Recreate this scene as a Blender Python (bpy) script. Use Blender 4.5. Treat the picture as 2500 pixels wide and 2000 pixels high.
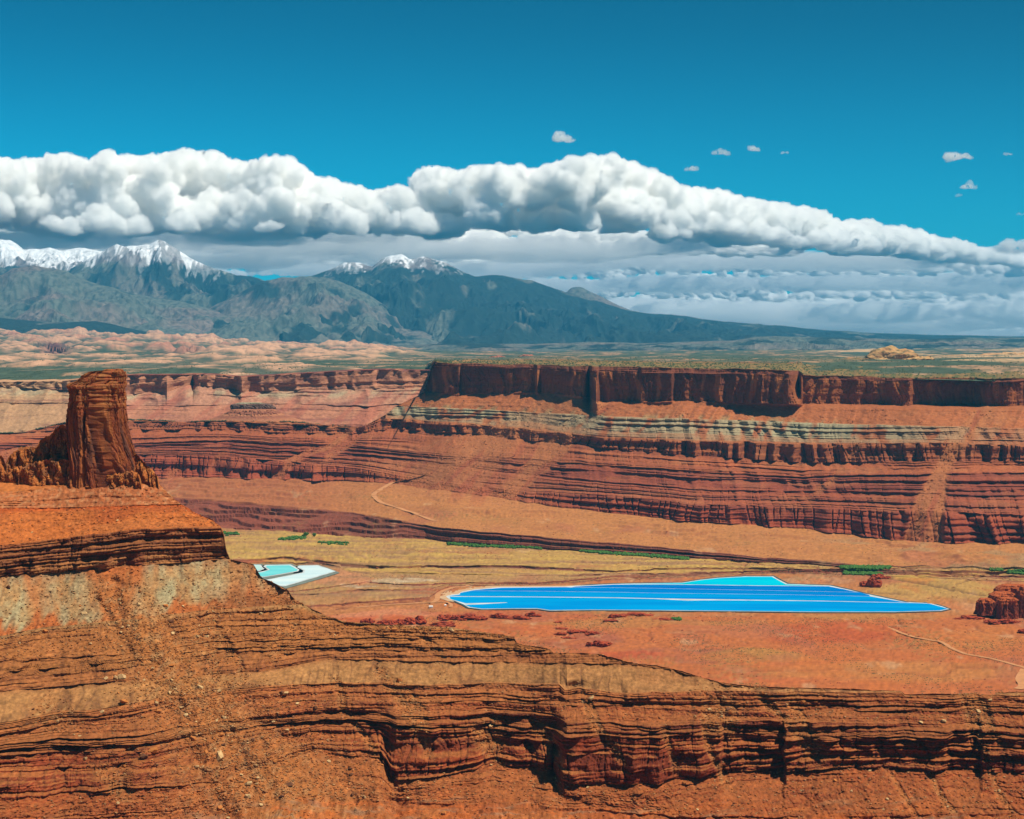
import bpy, bmesh, math, random
import numpy as np
from mathutils import Vector

random.seed(7)
rng = np.random.default_rng(7)
scene = bpy.context.scene
for o in list(bpy.data.objects):
    bpy.data.objects.remove(o)
COL = scene.collection

# ------------------------------------------------------------------ camera, world, sun, exposure
CAM_Z = 590.0                      # the viewpoint stands 590 m above the valley floor
PITCH = math.radians(2.29)
FPX = 4583.0                       # focal length in pixels of the 2500 px wide photograph
cam_data = bpy.data.cameras.new("camera")
cam_data.sensor_width = 36.0
cam_data.lens = 36.0 * FPX / 2500.0
cam_data.clip_start = 1.0
cam_data.clip_end = 600000.0
cam = bpy.data.objects.new("camera", cam_data)
cam.location = (0, 0, CAM_Z)
cam.rotation_euler = (math.radians(90) - PITCH, 0, 0)
COL.objects.link(cam)
scene.camera = cam

SUN_EL, SUN_AZ = math.radians(61), math.radians(105)      # azimuth clockwise from the view direction (+Y)
world = bpy.data.worlds.new("World")
scene.world = world
world.use_nodes = True
wn = world.node_tree
wn.nodes.clear()
w_out = wn.nodes.new("ShaderNodeOutputWorld")
w_bg = wn.nodes.new("ShaderNodeBackground")
w_sky = wn.nodes.new("ShaderNodeTexSky")
w_sky.sky_type = 'NISHITA'
w_sky.sun_disc = False
w_sky.sun_elevation = SUN_EL
w_sky.sun_rotation = SUN_AZ
w_sky.altitude = 1800
w_sky.air_density = 1.0
w_sky.dust_density = 0.4
w_sky.ozone_density = 3.0
w_tint = wn.nodes.new("ShaderNodeMix")
w_tint.data_type = 'RGBA'
w_tint.blend_type = 'MULTIPLY'
w_tint.inputs[0].default_value = 1.0
SKY_TINT = (0.0, 0.78, 1.0, 1)
w_tint.inputs[7].default_value = SKY_TINT
wn.links.new(w_sky.outputs[0], w_tint.inputs[6])
w_geo = wn.nodes.new("ShaderNodeTexCoord")
w_sep = wn.nodes.new("ShaderNodeSeparateXYZ")
w_grad = wn.nodes.new("ShaderNodeMapRange")           # the polarised sky of the photograph: paler low down, deep overhead
w_grad.interpolation_type = 'SMOOTHSTEP'
w_grad.inputs["From Min"].default_value = 0.02
w_grad.inputs["From Max"].default_value = 0.20
w_grad.inputs["To Min"].default_value = 1.2
w_grad.inputs["To Max"].default_value = 0.52
w_az = wn.nodes.new("ShaderNodeMapRange")
w_az.interpolation_type = 'SMOOTHSTEP'
w_az.inputs["From Min"].default_value = -0.7
w_az.inputs["From Max"].default_value = 0.7
w_az.inputs["To Min"].default_value = 1.25
w_az.inputs["To Max"].default_value = 0.75
w_mul = wn.nodes.new("ShaderNodeMath"); w_mul.operation = 'MULTIPLY'
w_sc = wn.nodes.new("ShaderNodeVectorMath"); w_sc.operation = 'SCALE'
wn.links.new(w_geo.outputs["Generated"], w_sep.inputs[0])
wn.links.new(w_sep.outputs[2], w_grad.inputs[0])
wn.links.new(w_sep.outputs[0], w_az.inputs[0])
wn.links.new(w_grad.outputs[0], w_mul.inputs[0])
wn.links.new(w_az.outputs[0], w_mul.inputs[1])
wn.links.new(w_tint.outputs[2], w_sc.inputs[0])
wn.links.new(w_mul.outputs[0], w_sc.inputs["Scale"])
wn.links.new(w_sc.outputs[0], w_bg.inputs[0])
w_bg.inputs[1].default_value = 0.068
wn.links.new(w_bg.outputs[0], w_out.inputs[0])

sun_data = bpy.data.lights.new("sun", 'SUN')
sun_data.energy = 4.9
sun_data.angle = math.radians(0.5)
sun_data.color = (1.0, 0.93, 0.80)
sun = bpy.data.objects.new("sun", sun_data)
sdir = Vector((math.cos(SUN_EL) * math.sin(SUN_AZ), math.cos(SUN_EL) * math.cos(SUN_AZ), math.sin(SUN_EL)))
sun.rotation_euler = sdir.to_track_quat('Z', 'Y').to_euler()
COL.objects.link(sun)

scene.view_settings.view_transform = 'Standard'
scene.view_settings.look = 'None'
scene.view_settings.gamma = 1.0
scene.view_settings.use_curve_mapping = False
scene.view_settings.exposure = 0.42
cy = scene.cycles
cy.max_bounces = 50
cy.diffuse_bounces = 2
cy.glossy_bounces = 2
cy.transmission_bounces = 2
cy.volume_bounces = 48
cy.caustics_reflective = False
cy.caustics_refractive = False
cy.use_denoising = True
try:
    cy.denoiser = 'OPENIMAGEDENOISE'
    cy.denoising_prefilter = 'ACCURATE'
except Exception:
    pass

# ------------------------------------------------------------------ noise
_p = rng.permutation(256).astype(np.int32)
PERM = np.concatenate([_p, _p, _p])
_a = rng.uniform(0, 2 * np.pi, 256)
GX, GY = np.cos(_a).astype(np.float32), np.sin(_a).astype(np.float32)


def n2(x, y, s=0):
    x, y = np.broadcast_arrays(np.asarray(x, np.float32), np.asarray(y, np.float32))
    x = x + 17.31 * s
    y = y + 9.73 * s
    xi, yi = np.floor(x), np.floor(y)
    fx, fy = x - xi, y - yi
    xi, yi = xi.astype(np.int32) & 255, yi.astype(np.int32) & 255
    u, v = fx * fx * fx * (fx * (fx * 6 - 15) + 10), fy * fy * fy * (fy * (fy * 6 - 15) + 10)
    a, b = PERM[xi], PERM[xi + 1]
    h = PERM[a + yi]; r00 = GX[h] * fx + GY[h] * fy
    h = PERM[b + yi]; r10 = GX[h] * (fx - 1) + GY[h] * fy
    h = PERM[a + yi + 1]; r01 = GX[h] * fx + GY[h] * (fy - 1)
    h = PERM[b + yi + 1]; r11 = GX[h] * (fx - 1) + GY[h] * (fy - 1)
    r0 = r00 + u * (r10 - r00)
    r1 = r01 + u * (r11 - r01)
    return (r0 + v * (r1 - r0)) * 1.5


def fbm(x, y, o=4, s=0, g=0.5):
    r, a, t = 0.0, 1.0, 0.0
    for i in range(o):
        r = r + a * n2(x * 2 ** i, y * 2 ** i, s + 3 * i)
        t += a
        a *= g
    return r / t * 1.6


def ridged(x, y, o=4, s=0, g=0.5):
    r, a, t = 0.0, 1.0, 0.0
    for i in range(o):
        r = r + a * (1 - np.abs(n2(x * 2 ** i, y * 2 ** i, s + 5 * i)) * 1.8)
        t += a
        a *= g
    return r / t


def sst(a, b, x):
    t = np.clip((x - a) / (b - a), 0, 1)
    return t * t * (3 - 2 * t)


def srgb(r, g, b):
    c = np.array([r, g, b], np.float64) / 255.0
    return np.where(c <= 0.04045, c / 12.92, ((c + 0.055) / 1.055) ** 2.4).astype(np.float32)


LIT = 1.60                          # sun plus sky on a level surface


def alb(r, g, b):                   # reflectance of a surface that reads as this sRGB colour in full sun
    return np.minimum(srgb(r, g, b) / LIT, 0.85).astype(np.float32)


def mixc(a, b, t):
    return a + (b - a) * np.clip(t, 0, 1)[..., None]


# ------------------------------------------------------------------ camera geometry helpers
CP, SP = math.cos(PITCH), math.sin(PITCH)


def zr(py):                          # height gained per metre of forward distance along that pixel row
    dy = -(np.asarray(py, float) - 1000.0) / FPX
    return (-SP + dy * CP) / (CP + dy * SP)


def xr(px, zs):                      # sideways metres per metre of forward distance
    dy = (zs * CP + SP) / (CP - zs * SP)
    return (np.asarray(px, float) - 1250.0) / FPX / (CP + dy * SP)


def proj(P):
    X, Y, Z = P[..., 0], P[..., 1], P[..., 2] - CAM_Z
    f = Y * CP - Z * SP
    u = Y * SP + Z * CP
    return 1250 + FPX * X / f, 1000 - FPX * u / f


def at(px, py, Y=None, z=None):
    t = float(zr(py))
    if Y is None:
        Y = (z - CAM_Z) / t
    return np.array([Y * float(xr(px, t)), Y, CAM_Z + Y * t])


def tab(px, pairs):
    a = np.array(pairs, float)
    return np.interp(px, a[:, 0], a[:, 1])


# ------------------------------------------------------------------ object helpers
def link(o, parent=None):
    COL.objects.link(o)
    if parent is not None:
        o.parent = parent
    return o


def tag(o, label=None, cat=None, group=None, kind=None):
    if label: o["label"] = label
    if cat: o["category"] = cat
    if group: o["group"] = group
    if kind: o["kind"] = kind
    return o


def empty(name, loc=(0, 0, 0), **k):
    o = bpy.data.objects.new(name, None)
    o.location = loc
    o.empty_display_size = 10
    link(o)
    return tag(o, **k)


def raw_mesh(name, co, faces, mat, col=None, parent=None, smooth=False, loc=(0, 0, 0)):
    """co [N,3], faces [M,3 or 4]; one mesh object; vertices relative to loc"""
    co = np.asarray(co, np.float64) - np.asarray(loc, np.float64)
    faces = np.asarray(faces, np.int32)
    k = faces.shape[1]
    me = bpy.data.meshes.new(name)
    me.vertices.add(len(co))
    me.vertices.foreach_set("co", co.astype(np.float32).ravel())
    me.loops.add(faces.size)
    me.loops.foreach_set("vertex_index", faces.ravel())
    me.polygons.add(len(faces))
    me.polygons.foreach_set("loop_start", np.arange(0, faces.size, k, dtype=np.int32))
    me.polygons.foreach_set("use_smooth", np.full(len(faces), smooth, bool))
    me.update(calc_edges=True)
    if col is not None:
        at_ = me.color_attributes.new("Col", 'FLOAT_COLOR', 'POINT')
        c = np.ones((len(co), 4), np.float32)
        c[:, :3] = col
        at_.data.foreach_set("color", c.ravel())
    if mat: me.materials.append(mat)
    o = bpy.data.objects.new(name, me)
    link(o, parent)
    if parent is None:
        o.location = loc
    else:
        o.location = Vector(loc) - parent.location
    return o


def grid_mesh(name, P, C, mat, cellmask=None, parent=None, smooth=False, loc=(0, 0, 0)):
    R, N = P.shape[:2]
    idx = np.arange(R * N, dtype=np.int32).reshape(R, N)
    q = np.stack([idx[:-1, :-1], idx[:-1, 1:], idx[1:, 1:], idx[1:, :-1]], -1)
    if cellmask is not None:
        q = q[cellmask]
    q = q.reshape(-1, 4)
    if len(q) == 0:
        return None
    used, inv = np.unique(q, return_inverse=True)
    return raw_mesh(name, P.reshape(-1, 3)[used], inv.reshape(-1, 4), mat,
                    C.reshape(-1, 3)[used] if C is not None else None, parent, smooth, loc)


# ------------------------------------------------------------------ materials
def mat_base(name):
    m = bpy.data.materials.new(name)
    m.use_nodes = True
    nt = m.node_tree
    b = nt.nodes["Principled BSDF"]
    b.inputs["Roughness"].default_value = 0.9
    b.inputs["Specular IOR Level"].default_value = 0.15
    return m, nt, b


def mat_ground(name, scale=0.3, contrast=0.35, bump=0.5, dist=1.0, rough=0.95, squash=1.0, fine=6.0):
    """vertex colour of the strata, broken up by world-space mineral grain and fine relief"""
    m, nt, b = mat_base(name)
    N, L = nt.nodes.new, nt.links.new
    at_ = N("ShaderNodeVertexColor"); at_.layer_name = "Col"
    geo = N("ShaderNodeNewGeometry")
    mp = N("ShaderNodeMapping"); mp.inputs["Scale"].default_value = (1, 1, squash)
    L(geo.outputs["Position"], mp.inputs[0])
    n1 = N("ShaderNodeTexNoise"); n1.inputs["Scale"].default_value = scale
    n1.inputs["Detail"].default_value = 5; n1.inputs["Roughness"].default_value = 0.7
    L(mp.outputs[0], n1.inputs["Vector"])
    rmp = N("ShaderNodeMapRange")
    rmp.inputs["From Min"].default_value = 0.25; rmp.inputs["From Max"].default_value = 0.75
    rmp.inputs["To Min"].default_value = 1 - contrast; rmp.inputs["To Max"].default_value = 1 + contrast
    L(n1.outputs[0], rmp.inputs[0])
    mul = N("ShaderNodeVectorMath"); mul.operation = 'SCALE'
    L(at_.outputs[0], mul.inputs[0]); L(rmp.outputs[0], mul.inputs["Scale"])
    L(mul.outputs[0], b.inputs["Base Color"])
    b.inputs["Roughness"].default_value = rough
    if bump:
        n3 = N("ShaderNodeTexNoise"); n3.inputs["Scale"].default_value = scale * fine
        n3.inputs["Detail"].default_value = 4; n3.inputs["Roughness"].default_value = 0.65
        L(mp.outputs[0], n3.inputs["Vector"])
        bp = N("ShaderNodeBump"); bp.inputs["Strength"].default_value = bump
        bp.inputs["Distance"].default_value = dist
        L(n3.outputs[0], bp.inputs["Height"])
        L(bp.outputs[0], b.inputs["Normal"])
    return m


def mat_flat(name, color, rough=0.8, spec=0.2, scale=None, contrast=0.15):
    m, nt, b = mat_base(name)
    N, L = nt.nodes.new, nt.links.new
    b.inputs["Roughness"].default_value = rough
    b.inputs["Specular IOR Level"].default_value = spec
    if scale:
        geo = N("ShaderNodeNewGeometry")
        n1 = N("ShaderNodeTexNoise"); n1.inputs["Scale"].default_value = scale
        n1.inputs["Detail"].default_value = 4
        L(geo.outputs["Position"], n1.inputs["Vector"])
        rmp = N("ShaderNodeMapRange")
        rmp.inputs["From Min"].default_value = 0.3; rmp.inputs["From Max"].default_value = 0.7
        rmp.inputs["To Min"].default_value = 1 - contrast; rmp.inputs["To Max"].default_value = 1 + contrast
        L(n1.outputs[0], rmp.inputs[0])
        mul = N("ShaderNodeVectorMath"); mul.operation = 'SCALE'
        mul.inputs[0].default_value = color[:3]
        L(rmp.outputs[0], mul.inputs["Scale"])
        L(mul.outputs[0], b.inputs["Base Color"])
    else:
        b.inputs["Base Color"].default_value = (*color[:3], 1)
    return m


M_NEAR = mat_ground("near_rock", scale=0.25, contrast=0.42, bump=0.9, dist=0.8, squash=1.6)
M_MID = mat_ground("canyon_rock", scale=0.09, contrast=0.32, bump=0.8, dist=2.0, squash=2.0)
M_TOWER = mat_ground("tower_rock", scale=0.30, contrast=0.34, bump=0.8, dist=0.7, squash=0.3)
M_CLIFF = mat_ground("varnished_cliff", scale=0.10, contrast=0.34, bump=0.7, dist=2.0, squash=0.3)
M_PLAIN = mat_ground("desert_floor", scale=0.06, contrast=0.20, bump=0.35, dist=1.0)
M_FAR = mat_ground("far_land", scale=0.012, contrast=0.35, bump=0.6, dist=8.0)
M_MOUNT = mat_ground("mountain_land", scale=0.010, contrast=0.34, bump=0.7, dist=25.0)


# ------------------------------------------------------------------ terrain lofted through traced strata lines
class Loft:
    """Rows follow the strata (knots), columns fan out from the viewpoint so that the mesh is finest where
    it is nearest.  Every knot has a real distance and height; relief is added along the ground plane."""

    def __init__(s, px, knots, clip=None, wig=1.0, seed=0, smooth=40):
        s.px = px
        n = len(px)
        K = len(knots)
        PY = np.zeros((K, n)); PU = np.zeros((K, n)); Y = np.zeros((K, n)); Z = np.zeros((K, n))
        for k, kn in enumerate(knots):
            if 'back' in kn:
                PY[k] = PU[k] = PY[k - 1]
                continue
            py = tab(px, kn['py'])
            if k: py = np.minimum(py, PU[k - 1] - kn.get('gap', 0.25))
            PU[k] = py
            if clip is not None: py = np.maximum(py, clip)
            if k: py = np.minimum(py, PY[k - 1])
            PY[k] = py
        anchor = max([k for k, kn in enumerate(knots) if kn.get('anchor')] + [0])
        tv = lambda v: tab(px, v) if isinstance(v, list) else np.full(n, float(v))
        sm = max(1, int(smooth / np.median(np.diff(px))))
        kern = np.exp(-np.linspace(-2.5, 2.5, 2 * sm + 1) ** 2); kern /= kern.sum()

        def soften(z, k):            # traced wobble must not turn into corrugated ground
            if knots[k].get('raw'): return z
            ok_ = (np.abs(PY[k] - PU[k]) < 1e-6).astype(float)
            cv = lambda q: np.convolve(np.pad(q, sm, mode='edge'), kern, 'valid')
            return np.where(ok_ > 0, cv(z * ok_) / np.maximum(cv(ok_), 1e-6), z)
        order = list(range(anchor, K)) + list(range(anchor - 1, -1, -1))
        for k in order:
            kn = knots[k]
            if 'back' in kn:
                Y[k] = Y[k - 1] + kn['back'][0]; Z[k] = Z[k - 1] + kn['back'][1]
                continue
            t = zr(PY[k])
            if k < anchor:           # downwards from the anchor line
                up_ = knots[k + 1]
                sl = tv(up_['s'])
                z = CAM_Z + t * (CAM_Z - Z[k + 1] + sl * Y[k + 1]) / (sl - t)
            elif 'z' in kn: z = tv(kn['z'])
            elif 'Y' in kn: z = CAM_Z + t * tv(kn['Y'])
            elif 'f' in kn: z = Z[k - 1] + kn['f']
            else:
                sl = tv(kn['s'])
                z = CAM_Z + t * (CAM_Z - Z[k - 1] + sl * Y[k - 1]) / (sl - t)
            if 'Y' not in kn: z = soften(z, k)
            if k > anchor:
                same = PY[k] >= PY[k - 1] - 1e-6
                z = np.where(same, Z[k - 1], np.maximum(z, Z[k - 1]) if clip is not None else z)
                Z[k] = z
                Y[k] = np.where(same, Y[k - 1], np.maximum((z - CAM_Z) / t, Y[k - 1] - 2))
            else:
                Z[k] = z; Y[k] = (z - CAM_Z) / t
        for k, kn in enumerate(knots):   # natural wobble of each line: level land keeps its height, scarps keep their place
            if 'back' in kn or k == 0: continue
            dw = wig * kn.get('wig', 1.0) * fbm(px / 60.0, np.full(n, k * 3.7), 4, seed + k)
            room = .45 * np.abs(PY[k] - PY[k - 1])
            if k + 1 < K and 'back' not in knots[k + 1]: room = np.minimum(room, .45 * np.abs(PY[k + 1] - PY[k]))
            dw = np.clip(dw, -room, room)
            t1 = zr(PY[k] + dw)
            steep_ = 's' in kn and (isinstance(kn['s'], list) or kn['s'] > .3)
            if steep_ or 'Y' in kn: Z[k] = CAM_Z + Y[k] * t1
            else: Y[k] = (Z[k] - CAM_Z) / t1
        # strata coordinate: constant along each traced line
        wref = np.zeros(K)
        for k in range(K):
            ok = np.abs(PY[k] - PU[k]) < 1e-6
            if 'back' in knots[k]: ok[:] = True
            wref[k] = np.median(Z[k][ok]) if ok.sum() > 5 else wref[k - 1] + 10
        for k in range(1, K):
            wref[k] = max(wref[k], wref[k - 1] + 1.0) if 'back' not in knots[k] else wref[k - 1] + 5
        W = np.zeros((K, n))
        W[0] = wref[0]
        for k in range(1, K):
            if 'back' in knots[k]:
                W[k] = W[k - 1]
                continue
            fr = np.where(PY[k] > PU[k] + 1e-6, (PU[k - 1] - PY[k]) / np.maximum(PU[k - 1] - PU[k], 1e-6), 1.0)
            W[k] = np.where(fr <= 0, W[k - 1], wref[k - 1] + (wref[k] - wref[k - 1]) * np.clip(fr, 0, 1))
        s.wref = wref
        Ys, Zs, Ws, Ks, Ts, dead = [], [], [], [], [], []
        for k in range(K - 1):
            m = knots[k + 1]['rows']
            for i in range(m + (1 if k == K - 2 else 0)):
                t = i / m
                c = knots[k + 1].get('curve', 0.0)
                tz = t + c * t * (1 - t) * -1.0
                Ys.append(Y[k] + (Y[k + 1] - Y[k]) * t)
                Zs.append(Z[k] + (Z[k + 1] - Z[k]) * tz)
                Ws.append(W[k] + (W[k + 1] - W[k]) * t)
                Ks.append(k); Ts.append(t)
                dead.append((np.abs(Y[k + 1] - Y[k]) + np.abs(Z[k + 1] - Z[k])) < 0.05)
        s.Y, s.Z, s.W = np.array(Ys), np.array(Zs), np.array(Ws)
        s.K, s.T = np.array(Ks), np.array(Ts)
        s.dead = np.array(dead)
        s.X = s.Y * xr(px[None, :], (s.Z - CAM_Z) / s.Y)
        s.kY, s.kZ = Y, Z
        s.PX = np.broadcast_to(px[None, :], s.Y.shape)
        s.R, s.N = s.Y.shape

    def par(s, vals):                # per-segment value -> per row, as a column
        return np.array(vals, float)[s.K][:, None]

    def finish(s, out, dz):
        h = np.hypot(s.X, s.Y)
        out = out
        s.P = np.stack([s.X - s.X / h * out, s.Y - s.Y / h * out, s.Z + dz], -1)
        s.ppx, s.ppy = proj(s.P)
        # horizon line per column, to find which vertices can be seen from the viewpoint
        run = np.minimum.accumulate(np.vstack([np.full((1, s.N), 1e9), s.ppy[:-1]]), 0)
        s.vis = s.ppy < run - 0.02

    def pick(s, px, py):
        j = int(np.clip(np.searchsorted(s.px, px), 0, s.N - 1))
        c = np.where(s.vis[:, j])[0]
        i = c[np.argmin(np.abs(s.ppy[c, j] - py))]
        return s.P[i, j].copy(), i, j


def beds(w, x, h, lat, s=0, sharp=5.0):
    f = n2(x / lat, w / h, s) + 0.6 * n2(x / (lat * 0.6), w / (h * 0.45), s + 11)
    return 0.5 + 0.5 * np.tanh(sharp * f)


def cracks(x, w, L, s=0):            # vertical joints: 0 on the face, 1 in the joint
    v = np.abs(n2(x / L, w / (L * 5.0), s))
    return np.exp(-(v / 0.07) ** 2)


def stairs(z, h, riser=.25):         # what must be added to z to turn a smooth slope into benches h high
    u = z / h
    fr = u - np.floor(u)
    return h * (np.floor(u) + sst(1 - riser, 1, fr) - u)

# PART2

# ------------------------------------------------------------------ FOREGROUND: butte and canyon wall
pxn = np.concatenate([np.linspace(-700, -150, 24), np.linspace(-140, 2640, 1110), np.linspace(2650, 3300, 26)])   # finest where the view is
SKY_N = tab(pxn, [(-140, 1150), (383, 1170), (390, 1184), (400, 1195), (425, 1218), (470, 1248), (520, 1270), (538, 1284), (546, 1302),
    (553, 1345), (562, 1366), (620, 1380), (640, 1410), (700, 1440), (722, 1465), (762, 1487), (800, 1505), (850, 1521), (950, 1526), (1092, 1530),
    (1155, 1539), (1255, 1556), (1262, 1570), (1343, 1584), (1350, 1593), (1468, 1597), (1535, 1617), (1635, 1630), (1700, 1650),
    (1770, 1668), (1839, 1677), (1970, 1680), (2200, 1687), (2209, 1695), (2426, 1695), (2434, 1690), (2640, 1690)])
SKY_N = SKY_N + 1.6 * fbm(pxn / 14.0, pxn * 0, 4, 91) * sst(1900, 1500, pxn) + 0.6 * fbm(pxn / 8.0, pxn * 0, 3, 92)
near_knots = [
    dict(py=[(0, 2110)], z=185.0, rows=1),
    dict(py=[(-130, 2050), (0, 2040), (400, 2020), (555, 1990), (700, 1955), (1000, 1955), (1300, 1965), (1700, 1990), (2640, 1985)],
         s=[(0, .55), (450, .5), (640, .14), (2640, .14)], rows=42, wig=3),
    dict(py=[(-130, 1975), (0, 1947), (400, 1915), (520, 1911), (600, 1880), (760, 1840), (930, 1850), (955, 1888), (1134, 1876),
             (1200, 1870), (1350, 1880), (1376, 1893), (1455, 1901), (1700, 1893), (1774, 1883), (2035, 1862), (2143, 1862), (2500, 1880)],
         s=[(0, .6), (500, .7), (600, .5), (900, .55), (1000, .4), (2640, .4)], rows=58, wig=2),
    dict(py=[(-130, 1852), (0, 1838), (334, 1820), (522, 1790), (640, 1780), (800, 1763), (1009, 1765), (1300, 1780), (1426, 1782),
             (1700, 1784), (2200, 1792), (2640, 1802)],
         s=[(0, .75), (540, .8), (580, .7), (930, .75), (965, 1.9), (1120, 1.6), (1180, 1.1), (1340, 1.2), (1380, 2.4), (2640, 2.4)], rows=78),
    dict(py=[(-130, 1835), (0, 1813), (146, 1794), (334, 1790), (522, 1763), (800, 1738), (1009, 1738), (1176, 1734), (1300, 1738),
             (1384, 1750), (1700, 1755), (1956, 1750), (2500, 1768)], z=255.0, anchor=True, s=.95, rows=36),
    dict(py=[(-130, 1815), (33, 1795), (154, 1772), (334, 1760), (543, 1725), (800, 1705), (1030, 1711), (1175, 1705), (1384, 1717),
             (1700, 1725), (2640, 1735)], s=.6, rows=34),
    dict(py=[(-130, 1790), (33, 1763), (154, 1738), (259, 1730), (438, 1698), (543, 1688), (634, 1675), (751, 1669), (800, 1667),
             (925, 1666), (1050, 1669), (1197, 1663), (1366, 1666), (1384, 1685), (1418, 1678), (1520, 1689), (1540, 1682), (1700, 1681),
             (1839, 1680), (2640, 1697)], s=.75, rows=38, wig=1.5),
    dict(py=[(-130, 1700), (0, 1690), (200, 1670), (450, 1655), (640, 1640), (800, 1611), (1000, 1612), (1535, 1618), (1700, 1640), (2640, 1640)],
         s=.62, rows=42, wig=1.5),
    dict(py=[(-130, 1665), (0, 1655), (200, 1640), (450, 1620), (800, 1587), (1343, 1585)], s=.66, rows=20, wig=1.5),
    dict(py=[(-130, 1625), (0, 1615), (150, 1604), (350, 1590), (500, 1567), (700, 1556), (967, 1550), (1255, 1557)], s=.66, rows=28, wig=1.5),
    dict(py=[(-130, 1560), (0, 1554), (100, 1533), (300, 1513), (550, 1485), (730, 1475)], s=.6, rows=56, wig=1.5),
    dict(py=[(-130, 1415), (0, 1409), (150, 1397), (360, 1378), (550, 1365), (700, 1360)], s=.68, rows=62, curve=.12),
    dict(py=[(-130, 1335), (0, 1330), (60, 1325), (330, 1290), (500, 1284), (700, 1284)], s=2.2, rows=58, wig=1.5),
    dict(py=[(-130, 1240), (125, 1240), (422, 1230)], s=.62, rows=42),
    dict(py=[(-130, 1205), (0, 1200), (83, 1196), (217, 1175), (380, 1184), (500, 1184)], s=.8, rows=18),
    dict(py=[(-130, 1175), (500, 1172)], s=.12, rows=8),
    dict(back=(60, -22), rows=5),
    dict(back=(300, -220), rows=8),
    dict(back=(500, -280), rows=3),
]
nl = Loft(pxn, near_knots, clip=SKY_N, wig=1.0, seed=3, smooth=16)
X, W, K, T, PX = nl.X, nl.W, nl.K, nl.T, nl.PX
Kc = K[:, None]
Tc = T[:, None]
#          0    1    2    3    4    5    6   7    8    9    10   11   12   13   14   15  16  17
led_a = nl.par([.3, 1.8, 4.8, 6.4, 3.6, 3.4, .3, 2.2, 3.0, 2.2, .5, 4.2, .9, 1.2, .3, 0, 0, 0])
led_h = nl.par([5, 6, 6.5, 4.5, 5, 4.5, 6, 4.5, 4.5, 4.5, 6, 7, 8, 5, 5, 5, 5, 5])
flu_a = nl.par([.8, 2.2, 4.5, 2.4, 1.6, 1.6, .9, 1.6, 2.6, 1.6, 1.6, 4.2, 1.4, 1.2, .5, 1, 2, 0])
flu_l = nl.par([30, 22, 26, 22, 26, 26, 12, 20, 18, 24, 16, 20, 14, 14, 20, 20, 20, 20])
rgh_a = nl.par([1.4, 2.2, 1.3, .9, 1.6, 1.6, .8, 1.4, 1.5, 1.8, 1.8, 1.4, 2.0, 1.6, .8, 1, 3, 0])
big_a = nl.par([3, 9, 13, 13, 11, 9, 7, 7, 7, 7, 6, 5, 5, 4, 0, 0, 0, 0])
w0 = W + 1.6 * n2(X / 90, W / 40, 40) + 5.0 * n2(W / 15.0, X / 900, 90)      # beds of unequal thickness
lmask = sst(-.55, .15, n2(X / 70, W / 14, 41) + .25 * n2(X / 18, W / 9, 42) + nl.par([-.2, -.1, .5, .8, .25, .25, 0, .5, .5, .1, 0, .9, 0, .3, 0, 0, 0, 0]))
chx = X + .5 * (W - 300) + 10 * n2(W / 30, X / 60, 80)
chute = sst(.80, .93, 1 - np.abs(n2(chx / 55, W / 300, 81)) * 1.7) * sst(-.1, .25, n2(X / 90, W / 70, 82)) * ((Kc >= 1) & (Kc <= 10))
bed = beds(w0, X, led_h, 330, 43, 6)
bed2 = beds(w0, X, led_h * .38, 160, 44, 4)
out = led_a * lmask * (bed + .45 * bed2) * (.7 + .6 * sst(-.4, .4, n2(X / 45, W / 8, 83)))
# promontories and alcoves of the wall
xs = X + 6 * n2(W / 25, X / 80, 46)
fl = 1 - np.abs(n2(xs / flu_l, W / 160, 47)) * 2.2
fl2 = n2(xs / (flu_l * .38), W / 60, 48)
out = out + flu_a * (fl * .8 + fl2 * .35)
blk = np.floor(n2(xs / 14, np.floor(w0 / led_h) * 3.3 + W * .01, 57) * 5) / 5        # joint-bounded blocks, each bed its own set
out = out + blk * 4.6 * lmask * nl.par([0, .6, 1, .9, .6, .6, 0, .6, 1.2, .5, 0, 1.1, 0, .3, 0, 0, 0, 0])
out = out - flu_a * .5 * cracks(xs + 3 * n2(W / 9, X / 30, 58), W, 13.0, 49) * lmask
out = out + big_a * fbm(X / 150, W / 260, 3, 50)
# shallow spurs between gullies where loose slopes lie
gul = fbm((X + (W - 250) * .25) / 16.0, W / 34, 3, 51)
out = out + nl.par([0, 1.0, .3, 0, .5, .5, .7, .4, .4, .6, 1.3, .2, 1.0, .4, 0, 0, 0, 0]) * gul
out = out + rgh_a * .55 * (fbm(X / 6.5, W / 3.5, 3, 52) + .8 * n2(X / 2.4, W / 1.6, 53))
low = sst(1.0, 1.9, Kc + Tc) * sst(4.9, 3.3, Kc + Tc)          # the big wall only
big = .8 * tab(PX + 10 * n2(W / 9, X / 50, 54), [(-140, 16), (120, 10), (330, 16), (500, 18), (548, 12), (600, -10), (760, -14), (930, -10), (946, -4), (966, 17),
    (1060, 15), (1130, 6), (1200, -9), (1300, -16), (1352, -18), (1378, 19), (1440, 20), (1462, 14), (1610, 12), (1632, 4), (1760, 3), (1768, -8),
    (1912, -10), (1918, 8), (2020, 8), (2120, 5), (2310, 7), (2326, -6), (2388, -5), (2396, 9), (2500, 8), (2640, 8)])
out = out + big * low
# an undercut and the notch beside the right hand ledge
upp = sst(5.2, 5.8, Kc + Tc) * sst(6.4, 6.0, Kc + Tc)
out = out + upp * tab(PX, [(1360, 0), (1378, 0), (1384, -10), (1400, -12), (1430, -4), (1500, 0), (1520, -3), (1532, 6), (1700, 6), (2200, 3)])
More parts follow.
